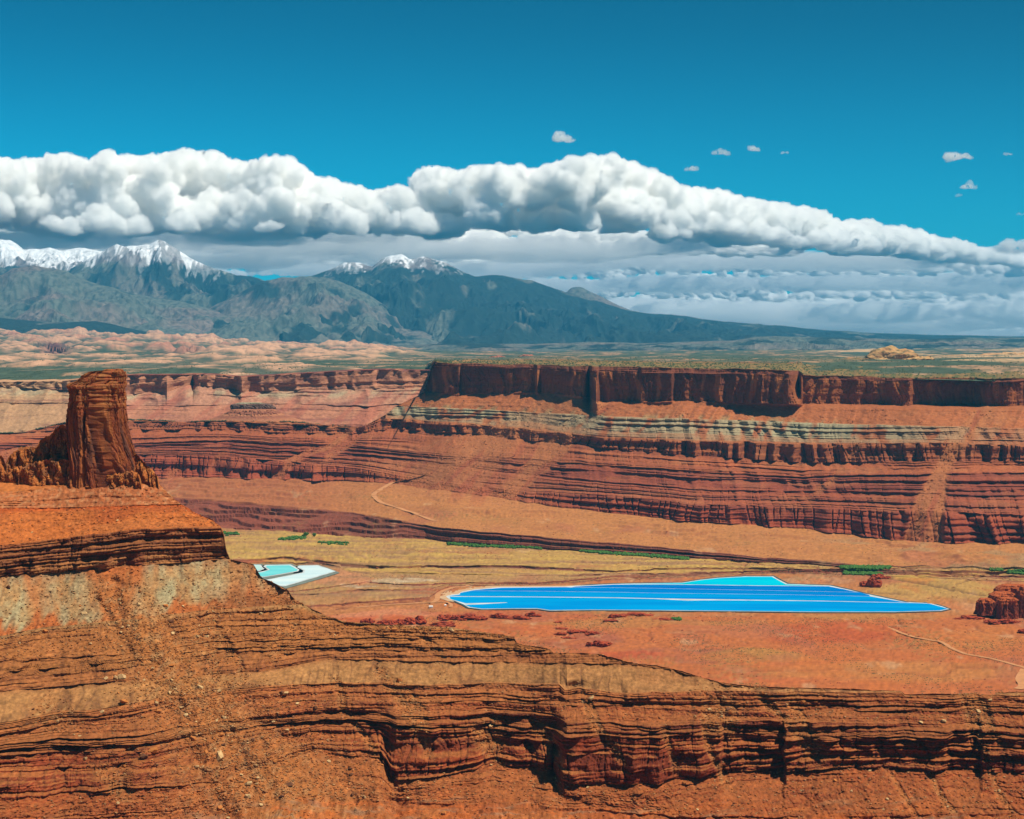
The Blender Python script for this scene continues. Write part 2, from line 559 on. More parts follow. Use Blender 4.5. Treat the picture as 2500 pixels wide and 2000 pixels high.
# debris fan under the tower crossing the ledges
fanm = np.exp(-(((PX - tab(W, [(180, 760), (240, 560), (290, 430), (330, 330), (370, 240)])) / tab(W, [(180, 260), (240, 150), (300, 95), (370, 60)])) ** 2))
fanm = fanm * sst(375, 350, W)
out = out - 3.5 * chute
out = out * (1 - .8 * fanm) + (9 * fbm((X + .6 * (W - 280)) / 26, W / 90, 3, 84) + 2.0 * fbm(X / 7, W / 7, 3, 85)) * fanm - 4 * sst(.2, .6, fanm) * sst(.8, .6, fanm)
fade = sst(0, .02, 1 - nl.dead.astype(float))
dz = nl.par([1.2, .6, 0, 0, 0, 0, 0, 0, 0, 0, 0, 0, 0, 0, .5, 1, 3, 0]) * fbm(X / 30, nl.Y / 30, 4, 55)
dz = dz + (Kc == 0) * (1.1 * fbm(X / 9, nl.Y / 9, 4, 87) + 1.3 * stairs(1.5 * fbm(X / 60, nl.Y / 40, 4, 88) * 3, 2.0, .2))
dz = dz + fanm * (.7 * fbm(X / 5, W / 4, 3, 56))
nl.finish(out, dz)

# strata colours of the near wall (sRGB in full sun)
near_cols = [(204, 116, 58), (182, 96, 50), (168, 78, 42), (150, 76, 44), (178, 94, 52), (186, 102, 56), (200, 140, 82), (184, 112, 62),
             (178, 112, 58), (188, 116, 60), (192, 168, 112), (152, 92, 56), (214, 118, 54), (206, 120, 68), (214, 124, 60), (180, 100, 50),
             (180, 100, 50), (180, 100, 50)]
NC = np.array([alb(*c) for c in near_cols])
C = NC[K][:, None, :] * np.ones_like(X)[..., None]
nx = np.concatenate([NC[1:], NC[-1:]])[K][:, None, :]
C = mixc(C, nx, .5 * sst(.75, 1, Tc) * np.ones_like(X))
ns = fbm(X / 40, W / 12, 4, 60)
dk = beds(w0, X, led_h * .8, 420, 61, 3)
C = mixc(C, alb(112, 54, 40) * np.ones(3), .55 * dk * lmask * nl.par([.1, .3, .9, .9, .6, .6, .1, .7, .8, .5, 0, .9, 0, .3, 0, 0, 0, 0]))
C = mixc(C, alb(196, 122, 68), .55 * sst(.0, .5, ns) * nl.par([.3, .6, .35, .2, .7, .9, .4, .8, .8, .9, .2, .3, .5, .4, 0, 0, 0, 0]))
C = mixc(C, alb(176, 72, 34), .5 * sst(.1, .6, fbm(X / 80, W / 30, 3, 62)) * nl.par([.6, .7, .8, .5, .6, .4, .1, .2, .2, .3, .1, .2, .8, .3, 0, 0, 0, 0]))
# redder towards the right, more golden towards the butte
rt = sst(900, 2000, PX) * nl.par([.2, .6, .6, .6, .7, .7, .2, .2, .2, .2, 0, 0, 0, 0, 0, 0, 0, 0])
C = mixc(C, C * np.array([.84, .68, .72]), np.minimum(rt * 1.25, 1))
# pale clay with rust coloured cones
t10 = (Kc == 10) * 1.0
pxx = PX + 14 * n2(X / 20, W / 20, 63)
pale = tab(pxx + (1 - Tc) * 40 * np.sign(PX - 280), [(-140, .9), (40, .95), (62, .35), (90, .55), (150, .9), (205, .7), (222, .1), (300, .0), (345, .1), (372, .85),
    (480, .9), (560, .8), (640, .5), (760, .3)])
pale = pale * (1 - sst(430, 700, PX) * sst(.75, .25, Tc)) * sst(-.1, .12, Tc + .3 * fbm(X / 12, W / 30, 3, 65) - .1)
strk = .5 + .5 * np.tanh(3 * fbm((X + .3 * W) / 14, W / 26, 4, 64))
C = mixc(C, alb(206, 112, 54), t10 * (1 - pale * (.62 + .38 * strk)))
C = mixc(C, alb(196, 196, 158), t10 * pale * strk * .45)
C = mixc(C, alb(150, 96, 56), t10 * sst(430, 640, PX) * sst(.6, .1, Tc) * .7)
# lighter lower half of the dark band, thin rusty seam
C = mixc(C, alb(196, 132, 76), (Kc == 11) * sst(.55, .1, Tc) * sst(-.2, .3, n2(X / 16, W / 30, 66)) * .7)
C = mixc(C, alb(206, 92, 34), (Kc == 12) * sst(.8, .97, Tc) * .8)
C = mixc(C, alb(214, 150, 100), (Kc == 13) * sst(.1, .5, fbm(X / 5, W / 3, 2, 67)) * .6)
fc = mixc(alb(196, 122, 62) * np.ones_like(C), alb(206, 152, 96) * np.ones(3), sst(-.1, .6, fbm(X / 8, W / 6, 3, 68)))
C = mixc(C, fc, .7 * fanm)
C = mixc(C, mixc(alb(186, 112, 58) * np.ones_like(C), alb(206, 150, 92) * np.ones(3), sst(-.1, .5, fbm(X / 4, W / 3, 3, 86))), .65 * np.maximum(chute, 0))
C = mixc(C, alb(92, 50, 40), .45 * cracks(xs + 3 * n2(W / 9, X / 30, 58), W, 13.0, 49) * lmask * (Kc >= 2) * (Kc <= 11))
C = C * np.array([.94, .96, 1.0])
# orange and grey washes on the canyon floor
f0 = (Kc <= 1) * sst(1.7, .8, Kc + Tc)
C = mixc(C, alb(214, 108, 44), f0 * .6 * sst(0, .5, fbm(X / 55, nl.Y / 12, 4, 69)))
C = mixc(C, alb(168, 128, 96), f0 * .7 * sst(.25, .6, fbm(X / 40, nl.Y / 9, 4, 70)))
# loose debris settles on the flatter parts of each bed
dP = np.gradient(nl.P, axis=0)
steep = np.abs(dP[..., 2]) / (np.hypot(dP[..., 0], dP[..., 1]) + 1e-3)
C = mixc(C, mixc(C, alb(198, 124, 64) * np.ones(3), np.full(X.shape, .7)), sst(.8, .3, steep) * nl.par([0, .5, .8, .7, .7, .7, 0, .6, .6, .5, 0, .6, 0, 0, 0, 0, 0, 0]))
C = C * (1 + .30 * fbm(X / 3, W / 2, 3, 71) + .18 * fbm(X / 12, W / 5, 3, 72))[..., None]
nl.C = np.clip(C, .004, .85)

live = ~(nl.dead[:-1, :-1] & nl.dead[:-1, 1:])
cellK = K[:-1][:, None] * np.ones((1, nl.N - 1), int)
colpx = (pxn[:-1] + pxn[1:])[None, :] / 2 * np.ones((nl.R - 1, 1))
crag_o = at(235, 1190, Y=1890)


def near_part(name, ks, parent, sel=None, kind=None, label=None):
    m = np.isin(cellK, ks) & live
    if sel is not None: m &= sel
    o = grid_mesh(name, nl.P, nl.C, M_NEAR, m, parent)
    return tag(o, label=label, kind=kind) if o else None


butte = empty("rock_butte", tuple(at(250, 1400, Y=1800)),
              label="rust-brown butte with a square rock tower on orange and pale clay slopes", cat="butte")
east_of = colpx < 790
near_part("talus_slope", [12, 13, 14, 15, 16], butte, label="orange talus slope under the tower")
near_part("cliff_band", [11], butte, label="dark jointed cliff band")
near_part("clay_slope", [10], butte, label="pale greenish clay slope with rust coloured cones")
near_part("ledge_slope", [9], butte, label="thinly ledged brown slope")
wall_ = empty("canyon_wall", tuple(at(1300, 1800, Y=1640)),
              label="layered red-brown canyon wall with undercut ledges below the butte and along the bottom of the view", cat="cliff")
near_part("upper_ledge", [7, 8], wall_, label="dark blocky ledges thinning out to the right")
near_part("smooth_slope", [6], wall_, label="smooth tan slope")
near_part("ledge_band", [4, 5], wall_)
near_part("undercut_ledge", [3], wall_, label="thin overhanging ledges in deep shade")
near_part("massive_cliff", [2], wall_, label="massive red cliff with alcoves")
near_part("talus_apron", [1], wall_)
near_part("back_slope", [17], wall_)
tag(near_part("canyon_floor", [0], None), kind="structure", label="orange canyon floor below the near wall")

# PART3

# ------------------------------------------------------------------ VALLEY FLOOR AND FAR CANYON WALL
pxm = np.concatenate([np.linspace(-700, -170, 24), np.linspace(-160, 2660, 1120), np.linspace(2670, 3300, 26)])
SKY_M = tab(pxm, [(-160, 1064), (0, 1059), (60, 1055), (154, 1034), (300, 1024), (447, 1030), (560, 1028), (700, 1030), (846, 1040), (885, 1043), (937, 1015), (970, 990),
    (1035, 960), (1046, 925), (1057, 884), (1064, 879), (1300, 878), (1700, 882), (2660, 872)])
SKY_M = SKY_M + 1.2 * fbm(pxm / 30, pxm * 0, 4, 93) * sst(1062, 1040, pxm)
_T1 = [(560, 1485), (764, 1481), (861, 1474), (954, 1467), (1047, 1460), (1075, 1440), (1100, 1430), (1312, 1428), (1381, 1423), (1500, 1414), (1600, 1412), (1817, 1401), (1887, 1399), (2000, 1401), (2500, 1420)]
_T2 = [(560, 1460), (704, 1453), (769, 1453), (850, 1443), (966, 1441), (1047, 1440), (1080, 1429), (1312, 1427), (1381, 1422), (1500, 1413), (1817, 1400), (2056, 1400), (2500, 1415)]
_T3 = [(560, 1445), (720, 1444), (800, 1436), (896, 1423), (980, 1428), (1080, 1426), (1312, 1426), (1381, 1421), (1500, 1411), (1600, 1410), (1817, 1398), (2056, 1399), (2500, 1412)]
_T4 = [(560, 1374), (780, 1376), (830, 1385), (873, 1395), (1059, 1403), (1168, 1405), (1363, 1403), (1500, 1404), (1817, 1396), (2056, 1397), (2500, 1408)]
_T5 = [(560, 1372), (695, 1367), (760, 1371), (917, 1386), (992, 1387), (1103, 1386), (1288, 1386), (1500, 1397), (1600, 1391), (1774, 1390), (2061, 1395), (2500, 1402)]


def up(t, d): return [(a, b - (d(a) if callable(d) else d)) for a, b in t]


mid_knots = [
    dict(py=[(0, 1900)], z=0.0, rows=1, wig=0),
    dict(py=[(0, 1590)], z=0.0, rows=56, wig=0),
    dict(py=[(0, 1500)], z=0.0, rows=44, wig=0),
    dict(py=_T1, f=0, rows=26, wig=1),
    dict(py=up(_T1, lambda a: 4.5 if a < 1050 else .4), s=1.3, rows=2, wig=1),
    dict(py=_T2, f=.2, rows=6, wig=1),
    dict(py=up(_T2, lambda a: 3 if a < 1060 else .4), s=1.3, rows=2, wig=1),
    dict(py=_T3, f=.2, rows=6, wig=1),
    dict(py=up(_T3, lambda a: 2 if a < 1000 else 5), s=1.3, rows=3, wig=1),
    dict(py=_T4, f=.3, rows=10, wig=1),
    dict(py=up(_T4, 2.2), s=1.3, rows=2, wig=1),
    dict(py=_T5, f=.3, rows=6, wig=1),
    dict(py=up(_T5, 6), s=1.3, rows=4, wig=1),
    dict(py=[(-160, 1300), (300, 1275), (526, 1287), (841, 1304), (1039, 1314), (1108, 1327), (1308, 1336), (1680, 1362), (2034, 1379), (2500, 1392)],
         f=2, rows=22, wig=1),
    dict(py=[(-160, 1190), (300, 1195), (420, 1212), (600, 1228), (860, 1252), (1063, 1284), (1197, 1299), (1345, 1311), (1700, 1347), (2034, 1373), (2160, 1383), (2500, 1388)],
         s=[(-160, .16), (850, .16), (1000, .35), (1100, 1.2), (2660, 1.2)], rows=56, wig=2),
    dict(py=[(-160, 1170), (300, 1165), (560, 1166), (860, 1173), (960, 1181), (1130, 1201), (1300, 1226), (1480, 1252), (1700, 1272), (1960, 1288), (2257, 1323), (2500, 1322)],
         s=.06, rows=40, wig=2),
    dict(py=[(-160, 1118), (300, 1107), (560, 1114), (860, 1140), (960, 1158), (1130, 1182), (1300, 1198), (1480, 1210), (1700, 1228), (1960, 1238), (2250, 1246), (2500, 1253)],
         s=[(-160, 1.1), (900, 1.0), (1000, .35), (1350, .4), (1500, 1.0), (2660, 1.3)], rows=42, wig=2),
    dict(py=[(-160, 1098), (300, 1093), (560, 1095), (860, 1112), (960, 1120), (1130, 1140), (1300, 1160), (1480, 1180), (1700, 1192), (1960, 1199), (2250, 1205), (2500, 1208)],
         s=.36, rows=22, wig=2),
    dict(py=[(-160, 1083), (300, 1080), (560, 1072), (860, 1085), (960, 1095), (1130, 1108), (1300, 1122), (1480, 1136), (1700, 1147), (1960, 1158), (2250, 1152), (2500, 1150)],
         s=.5, rows=24, wig=2),
    dict(py=[(-160, 1060), (300, 1048), (560, 1050), (860, 1060), (905, 1052), (960, 1046), (1130, 1056), (1300, 1074), (1480, 1094), (1700, 1112), (1960, 1128), (2250, 1125), (2500, 1127)],
         s=.36, rows=20, wig=2),
    dict(py=[(-160, 1044), (300, 1028), (560, 1030), (846, 1044), (885, 1043), (930, 1021), (1085, 1030), (1290, 1048), (1457, 1066), (1700, 1077), (2034, 1083), (2331, 1082), (2500, 1088)],
         s=[(-160, .5), (850, .6), (1000, 1.7), (2660, 2.2)], rows=24, wig=1.5),
    dict(py=[(800, 1040), (945, 1012), (1271, 1027), (1494, 1053), (1700, 1057), (1923, 1067), (2071, 1071), (2500, 1074)], s=.4, rows=10, wig=1.5),
    dict(py=[(800, 1030), (970, 990), (1123, 997), (1345, 1008), (1568, 1019), (1700, 1021), (1923, 1030), (2331, 1041), (2500, 1046)], s=.62, rows=22, wig=1.5),
    dict(py=[(800, 1000), (1035, 960), (1197, 960), (1308, 956), (1438, 967), (1457, 980), (1700, 978), (1952, 986), (2182, 990), (2368, 994), (2500, 993)],
         s=.5, rows=24, wig=2.5),
    dict(py=[(800, 900), (1056, 893), (1197, 898), (1457, 908), (1700, 912), (1950, 912), (1962, 923), (2164, 932), (2405, 936), (2500, 932)],
         s=9.0, rows=44, wig=2.2),
    dict(py=[(800, 890), (1056, 884), (1197, 887), (1457, 893), (1700, 898), (1950, 903), (1962, 914), (2164, 922), (2405, 927), (2500, 925)],
         s=1.0, rows=10, wig=2.6),
    dict(py=[(800, 884), (1056, 880), (1300, 878), (1700, 884), (2100, 886), (2500, 882)], f=6, rows=12, wig=.5),
    dict(back=(300, -30), rows=3),
    dict(back=(500, -260), rows=3),
]
ml = Loft(pxm, mid_knots, clip=SKY_M, wig=1.0, seed=23)
X, Y, Z, W, K, T, PX = ml.X, ml.Y, ml.Z, ml.W, ml.K, ml.T, ml.PX
Kc, Tc = K[:, None], T[:, None]
ppx0, ppy0 = proj(np.stack([X, Y, Z], -1))
nm = len(mid_knots) - 1


def mp(d, default=0.0):              # per-segment parameter from {segment: value}
    return ml.par([d.get(i, default) for i in range(nm)])


# segments: 13 bank, 14 alluvial flat, 15 lowest cliffs, 16, 17, 18, 19 comb cliff, 20, 21 green beds, 22 talus, 23 great cliff, 24 rim, 25 top
led_a = mp({12: 2, 13: 9, 14: 2.0, 15: 16, 16: 16, 17: 17, 18: 16, 19: 8, 20: 8, 21: 12, 22: 4, 23: 2.5, 24: 7})
led_h = mp({13: 11, 14: 14, 15: 12, 16: 11, 17: 11, 18: 12, 19: 16, 20: 10, 21: 13, 22: 20, 23: 30, 24: 9}, 10)
flu_a = mp({3: 0, 12: 2, 13: 7, 14: 2, 15: 46, 16: 13, 17: 11, 18: 9, 19: 30, 20: 8, 21: 11, 22: 7, 23: 13, 24: 4})
flu_l = mp({13: 60, 14: 60, 15: 110, 16: 60, 17: 60, 18: 60, 19: 46, 20: 46, 21: 46, 22: 36, 23: 44, 24: 44}, 60)
lm_b = mp({13: .5, 14: -.3, 15: .5, 16: .35, 17: .3, 18: .2, 19: .7, 20: .1, 21: .35, 22: -.3, 23: .2, 24: .8})
w0 = W + 6 * n2(X / 420, W / 120, 140)
# where screes and the broad fan bury the ledges
fanw = np.exp(-((PX - tab(W, [(20, 1250), (60, 1130), (120, 1080), (200, 1150), (300, 1290), (380, 1400)])) / tab(W, [(20, 330), (80, 210), (200, 120), (380, 60)])) ** 2)
Q = W + .22 * (Y - 5200)
scree = np.maximum(fanw * .95, .9 * sst(.42, .62, fbm((X - 1.1 * W) / 210, Q / 700, 3, 141) + .08 * n2(X / 40, Q / 40, 143)))
scree = scree * sst(60, 95, W) * (K[:, None] < 23)
lmask = sst(-.5, .2, n2(X / 330, W / 50, 144) + .3 * n2(X / 90, W / 25, 145) + lm_b) * (1 - .9 * scree)
bed = beds(w0, X, led_h, 1900, 146, 6)
bed2 = beds(w0, X, led_h * .42, 900, 147, 4)
out = led_a * lmask * (bed + .4 * bed2)
xs = X + 14 * n2(W / 60, X / 200, 148) + np.where(Kc == 22, -.9 * (W - 300), 0)
fl = 1 - np.abs(n2(xs / flu_l, W / 700 + Kc * .13, 149)) * 2.4
fl2 = n2(xs / (flu_l * .36), W / 300, 150)
amp = .75 + .7 * n2(X / 420, W / 200, 151)
out = out + flu_a * np.clip(amp, .2, 1.6) * (fl + fl2 * .35) * (1 - .8 * scree)
out = out - flu_a * .35 * cracks(xs, W, 24.0, 152) * lmask
out = out + sst(25, 90, W) * 40 * fbm(X / 620, W / 900, 3, 153) * (Kc < 23)
out = out + mp({13: 1, 14: .6, 15: 1.5, 16: 2, 17: 2, 18: 2, 19: 1.5, 20: 2, 21: 2, 22: 2.5, 23: 1.0, 24: 2}) * (1.4 * fbm(X / 22, W / 12, 3, 154))
out = out + scree * 3 * n2((X - 1.1 * W) / 30, W / 200, 155)
# rills in the green beds and upper slopes
out = out + mp({20: 3, 21: 4, 22: 4, 18: 2}) * n2((xs) / 22, W / 160, 156)
# big planes of the great cliff: bays, a free standing slab edge, the step back to the right
gc = sst(22.8, 23.0, Kc + Tc) * (Kc <= 25)
out = out + gc * tab(PX, [(1035, -60), (1050, -40), (1062, -10), (1078, 8), (1120, 14), (1125, -8), (1200, 4), (1306, 16), (1311, 46), (1318, 0), (1445, 22), (1462, -50),
    (1560, -30), (1566, 10), (1640, 22), (1646, -14), (1760, 14), (1840, 30), (1850, 52), (1950, 58), (1960, 0), (2060, -60), (2160, -100), (2180, -78),
    (2220, -98), (2230, -130), (2380, -190), (2405, -120), (2430, -100), (2470, -70), (2500, -100), (2530, -90), (2660, -120)]) * tab(PX, [(1035, 0), (1062, 1)])
out = out + gc * 9 * (np.round(n2(xs / 70, W / 500, 199) * 3) / 3 + .6 * np.round(n2(xs / 26, W / 120, 200) * 3) / 3)
dz = sst(2.0, 1.5, Kc + Tc) * 2.2 * fbm(X / 190, Y / 190, 5, 157)
dz = dz + ((Kc >= 3) & (Kc < 15)) * sst(2, 12, W) * 3.5 * fbm(X / 260, Y / 160, 4, 158)
dz = dz + (Kc == 14) * 7 * (fbm(X / 230, Y / 130, 4, 159)) * sst(0, .2, Tc) * sst(1, .7, Tc)
dz = dz + ((Kc >= 1) & (Kc < 3)) * .5 * fbm(X / 40, Y / 40, 3, 160)
dz = dz + (Kc >= 25) * 4 * fbm(X / 120, Y / 120, 4, 161) * sst(24.8, 25.5, Kc + Tc)
zz = Z + dz
stm = ((Kc >= 3) & (Kc < 13)) * .9 * sst(-.2, .2, n2(X / 300, Y / 300, 180)) * sst(1, 5, Z)
dz = dz + stm * stairs(zz + 1.5 * fbm(X / 200, Y / 200, 4, 181), 3.6, .2)
stm = (Kc == 13) * sst(1060, 900, PX) * sst(-.7, -.1, n2(X / 260, Y / 160, 182))
dz = dz + stm * stairs(zz + 12 * fbm(X / 300, Y / 300, 4, 183), 10.0, .1)
stm = (Kc == 14) * np.maximum(sst(1000, 760, PX), .7 * sst(.05, .3, n2(X / 320, Y / 200, 184))) * sst(0, .1, Tc) * sst(1.0, .9, Tc)
dz = dz + stm * stairs(zz + 6 * fbm(X / 200, Y / 200, 4, 185), 7.0, .15)
stm = (Kc < 3) * sst(-.15, .1, fbm(X / 260, Y / 260, 3, 186)) * sst(0, .5, Kc + Tc)
dz = dz + stm * stairs(dz + 2.5 * fbm(X / 60, Y / 90, 4, 187), 2.6, .2)
wash = np.exp(-(n2(X / 230 + .3 * n2(X / 70, Y / 90, 191), Y / 420, 192) / .035) ** 2) + np.exp(-(n2(X / 120 + .3 * n2(X / 40, Y / 60, 193), Y / 260, 194) / .03) ** 2) * .6
wash = wash * (Kc < 13) * (sst(0, .6, Kc + Tc))
dz = dz - 2.6 * wash
dz = dz + (Kc < 13) * 1.3 * np.abs(fbm(X / 22, Y / 36, 3, 195)) * sst(0, .5, Kc + Tc)
cut = np.zeros_like(X)
for line, w_px, st_ in [([(2150, 1408), (2200, 1415), (2260, 1425), (2330, 1439), (2390, 1450), (2440, 1458)], 2.2, 1.0), ([(2118, 1441), (2145, 1447), (2190, 1448), (2220, 1452)], 1.6, .9), ([(560, 1345), (700, 1350), (900, 1357), (1100, 1361), (1300, 1367), (1500, 1375)], 1.0, .7),
                        ([(560, 1338), (700, 1342), (860, 1347), (1000, 1350)], .8, .6), ([(820, 1487), (870, 1482), (960, 1471), (1045, 1463), (1052, 1452)], 1.8, .9), ([(1400, 1387), (1600, 1384), (1800, 1383), (2000, 1387)], .9, .6), ([(2230, 1395), (2300, 1398), (2380, 1404), (2440, 1400)], 1.2, .7),
                        ([(1330, 1418), (1450, 1409), (1550, 1405), (1700, 1400), (1810, 1395)], 1.0, .8), ([(2330, 1425), (2370, 1415), (2420, 1402)], 1.8, .7), ([(560, 1355), (660, 1357), (760, 1362)], 1.0, .5)]:
    ln = np.array(line, float)
    ly = np.interp(PX, ln[:, 0], ln[:, 1]) + 1.6 * fbm(PX / 22, PX * 0 + ln[0, 1], 3, 197)
    on = (PX > ln[0, 0]) & (PX < ln[-1, 0])
    cut = np.maximum(cut, st_ * on * np.exp(-((ppy0 - ly) / w_px) ** 2) * sst(-.6, 0, n2(X / 60, Y / 200, 198)))
cut = cut * (Kc < 15)
dz = dz - 6 * cut
for cx, by, rx, h in [(2211, 1356, 30, 14), (2158, 1371, 46, 11), (2340, 1361, 40, 14), (2300, 1373, 46, 11), (2255, 1380, 60, 8), (2410, 1371, 60, 10), (2476, 1392, 40, 10), (2360, 1384, 60, 8), (1920, 1356, 26, 6), (1790, 1346, 60, 6), (1860, 1349, 30, 5)]:
    q_ = np.argmin(np.abs(ppx0 - cx) + np.abs(ppy0 - by) * 4 + 1e6 * (Kc > 14)); x_, y_ = X.ravel()[q_], Y.ravel()[q_]
    m_ = y_ / FPX
    dd = np.hypot((X - x_) / (rx * m_), (Y - y_) / (rx * m_ * 1.6)) + .15 * n2(X / 20, Y / 30, 188)
    dz = dz + h * m_ * .8 * np.clip(1 - dd, 0, 1) ** 1.25
mound = (dd * 0)

# pond outlines (photograph pixels) lie on the level floor z = 0
POND = [(1089, 1456), (1098, 1463), (1112, 1467), (1133, 1476), (1145, 1483), (1176, 1487), (1260, 1486), (1312, 1486), (1343, 1490.5), (1450, 1489), (1600, 1490), (1991, 1494), (2187, 1494),
        (2296, 1491), (2317, 1487), (2300, 1481), (2270, 1473), (2209, 1470), (2122, 1452), (2061, 1437.5), (2026, 1430), (1922, 1426), (1900, 1415),
        (1887, 1407.5), (1820, 1407.5), (1756, 1411), (1710, 1416), (1665, 1423), (1600, 1424), (1500, 1426), (1420, 1430), (1381, 1432.5), (1223, 1434), (1163, 1439),
        (1130, 1444), (1120, 1450), (1103, 1452)]
pin = np.array(POND, float)


def inpoly(x, y, poly):
    r = np.zeros(x.shape, bool)
    for i in range(len(poly)):
        x0, y0 = poly[i - 1]; x1, y1 = poly[i]
        c = (y0 > y) != (y1 > y)
        with np.errstate(divide='ignore', invalid='ignore'):
            r ^= c & (x < (x1 - x0) * (y - y0) / (y1 - y0) + x0)
    return r


pg = (pin - [1650, 1455]) * [1.03, 1.10] + [1650, 1455]
inp = inpoly(ppx0, ppy0, pg) & (K[:, None] < 4)
dz = np.where(inp, -1.2, dz)
SMALL = [(560, 1376), (830, 1376), (838, 1398), (700, 1444), (560, 1444)]
ins = inpoly(ppx0, ppy0, SMALL)
dz = np.where(ins, dz * 0, dz)
ml.finish(out, dz)
X, Y = ml.P[..., 0], ml.P[..., 1]

# colours
mc = {0: (206, 116, 70), 1: (206, 116, 70), 2: (204, 124, 78), 3: (196, 140, 92), 4: (150, 90, 70), 5: (198, 148, 98), 6: (150, 100, 80), 7: (196, 146, 98), 8: (150, 82, 66),
      9: (204, 158, 100), 10: (140, 96, 76), 11: (204, 150, 92), 12: (140, 84, 66), 13: (214, 164, 84), 14: (206, 140, 80)}
mcols = [(206, 112, 66), (206, 114, 68), (206, 118, 72), (204, 140, 88), (150, 90, 72), (198, 144, 92), (150, 100, 80), (200, 146, 94), (158, 84, 66),
         (198, 146, 94), (150, 104, 84), (206, 156, 92), (128, 76, 66), (214, 164, 84), (208, 132, 78), (168, 76, 58), (168, 82, 64), (160, 78, 66), (180, 92, 66),
         (172, 90, 62), (184, 104, 74), (190, 112, 80), (196, 110, 72), (160, 86, 54), (150, 84, 58), (150, 118, 78), (150, 100, 70), (150, 100, 70)]
# segment i lies between knots i and i+1
seg_c = [(206, 114, 66), (206, 116, 68), (202, 128, 80), (150, 90, 72), (200, 148, 94), (150, 100, 80), (198, 146, 94), (150, 82, 66), (198, 148, 98), (140, 96, 80),
         (204, 152, 92), (136, 78, 66), (204, 156, 92), (150, 86, 68), (206, 134, 82), (184, 86, 58), (186, 98, 68), (174, 88, 66), (200, 110, 72), (178, 98, 62),
         (196, 116, 76), (196, 118, 82), (206, 120, 76), (176, 98, 58), (150, 84, 58), (150, 122, 80), (150, 100, 70), (150, 100, 70)]
MC = np.array([alb(*c) for c in seg_c])
C = MC[K][:, None, :] * np.ones_like(X)[..., None]
nx = np.concatenate([MC[1:], MC[-1:]])[K][:, None, :]
C = mixc(C, nx, .5 * sst(.6, 1, Tc) * (Kc > 14) * np.ones_like(X))
dk = beds(w0, X, led_h * .8, 1500, 162, 3)
C = mixc(C, alb(132, 66, 58), .55 * dk * lmask * mp({13: .8, 14: .2, 15: .8, 16: .8, 17: 1, 18: .7, 19: .7, 20: .4, 21: .3, 22: .15, 24: .8}))
C = mixc(C, alb(206, 132, 90), .6 * sst(.0, .5, fbm(X / 130, Q / 40, 4, 163)) * mp({14: .3, 15: .3, 16: .5, 17: .4, 18: .7, 19: .4, 20: .6, 21: .3, 22: .6}))
C = mixc(C, alb(204, 128, 84), scree * .8 * (Kc > 13))
C = mixc(C, alb(178, 84, 62), scree * .6 * sst(0, .5, fbm((X - 1.1 * W) / 40, Q / 300, 3, 164)))
# left part is redder and duller
C = mixc(C, alb(172, 86, 66), .5 * sst(1000, 700, PX) * mp({13: 1, 14: .9, 15: .7, 16: .6, 17: .5, 18: .4, 19: .3}))
# green beds
gm = mp({20: .55, 21: 1}) * sst(925, 975, PX) * tab(PX, [(900, .95), (1200, .9), (1300, .45), (1400, .75), (1750, .8), (1950, 1), (2150, .8), (2400, .25), (2660, .1)])
gm = .85 * gm * sst(-.25, .3, fbm((X - .6 * W) / 45, W / 60, 3, 165) + .35) * sst(0.0, .3, Tc + (Kc == 21) * .5)
C = mixc(C, alb(184, 182, 156), gm)
C = mixc(C, alb(176, 170, 130), .5 * (Kc == 22) * sst(.35, 0, Tc) * sst(0, .5, fbm((X - .8 * W) / 30, W / 300, 3, 166)) * sst(900, 1000, PX) * sst(2200, 2000, PX))
# striped desert varnish on the great cliff, plus painted shade left and sunlight right
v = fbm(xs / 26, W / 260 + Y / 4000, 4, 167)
varnish_shade = (Kc == 23) * tab(PX, [(1035, .85), (1900, .85), (1960, .2), (2200, .3), (2380, .35), (2400, .75), (2660, .6)]) * sst(-.5, .2, v + .18)
C = mixc(C, alb(112, 58, 48), varnish_shade * .85 * (.45 + .55 * sst(-.25, .2, n2(X / 130, W / 160, 201))))
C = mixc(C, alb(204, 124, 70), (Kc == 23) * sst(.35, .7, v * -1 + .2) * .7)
# scrub speckle on the mesa top
sp = sst(.05, .25, fbm(X / 16, Y / 40, 3, 168))
C = mixc(C, alb(96, 110, 70), (Kc == 25) * .75 * sp)
C = mixc(C, alb(206, 150, 104), (Kc == 25) * .5 * sst(.1, .5, fbm(X / 60, Y / 120, 3, 169)))

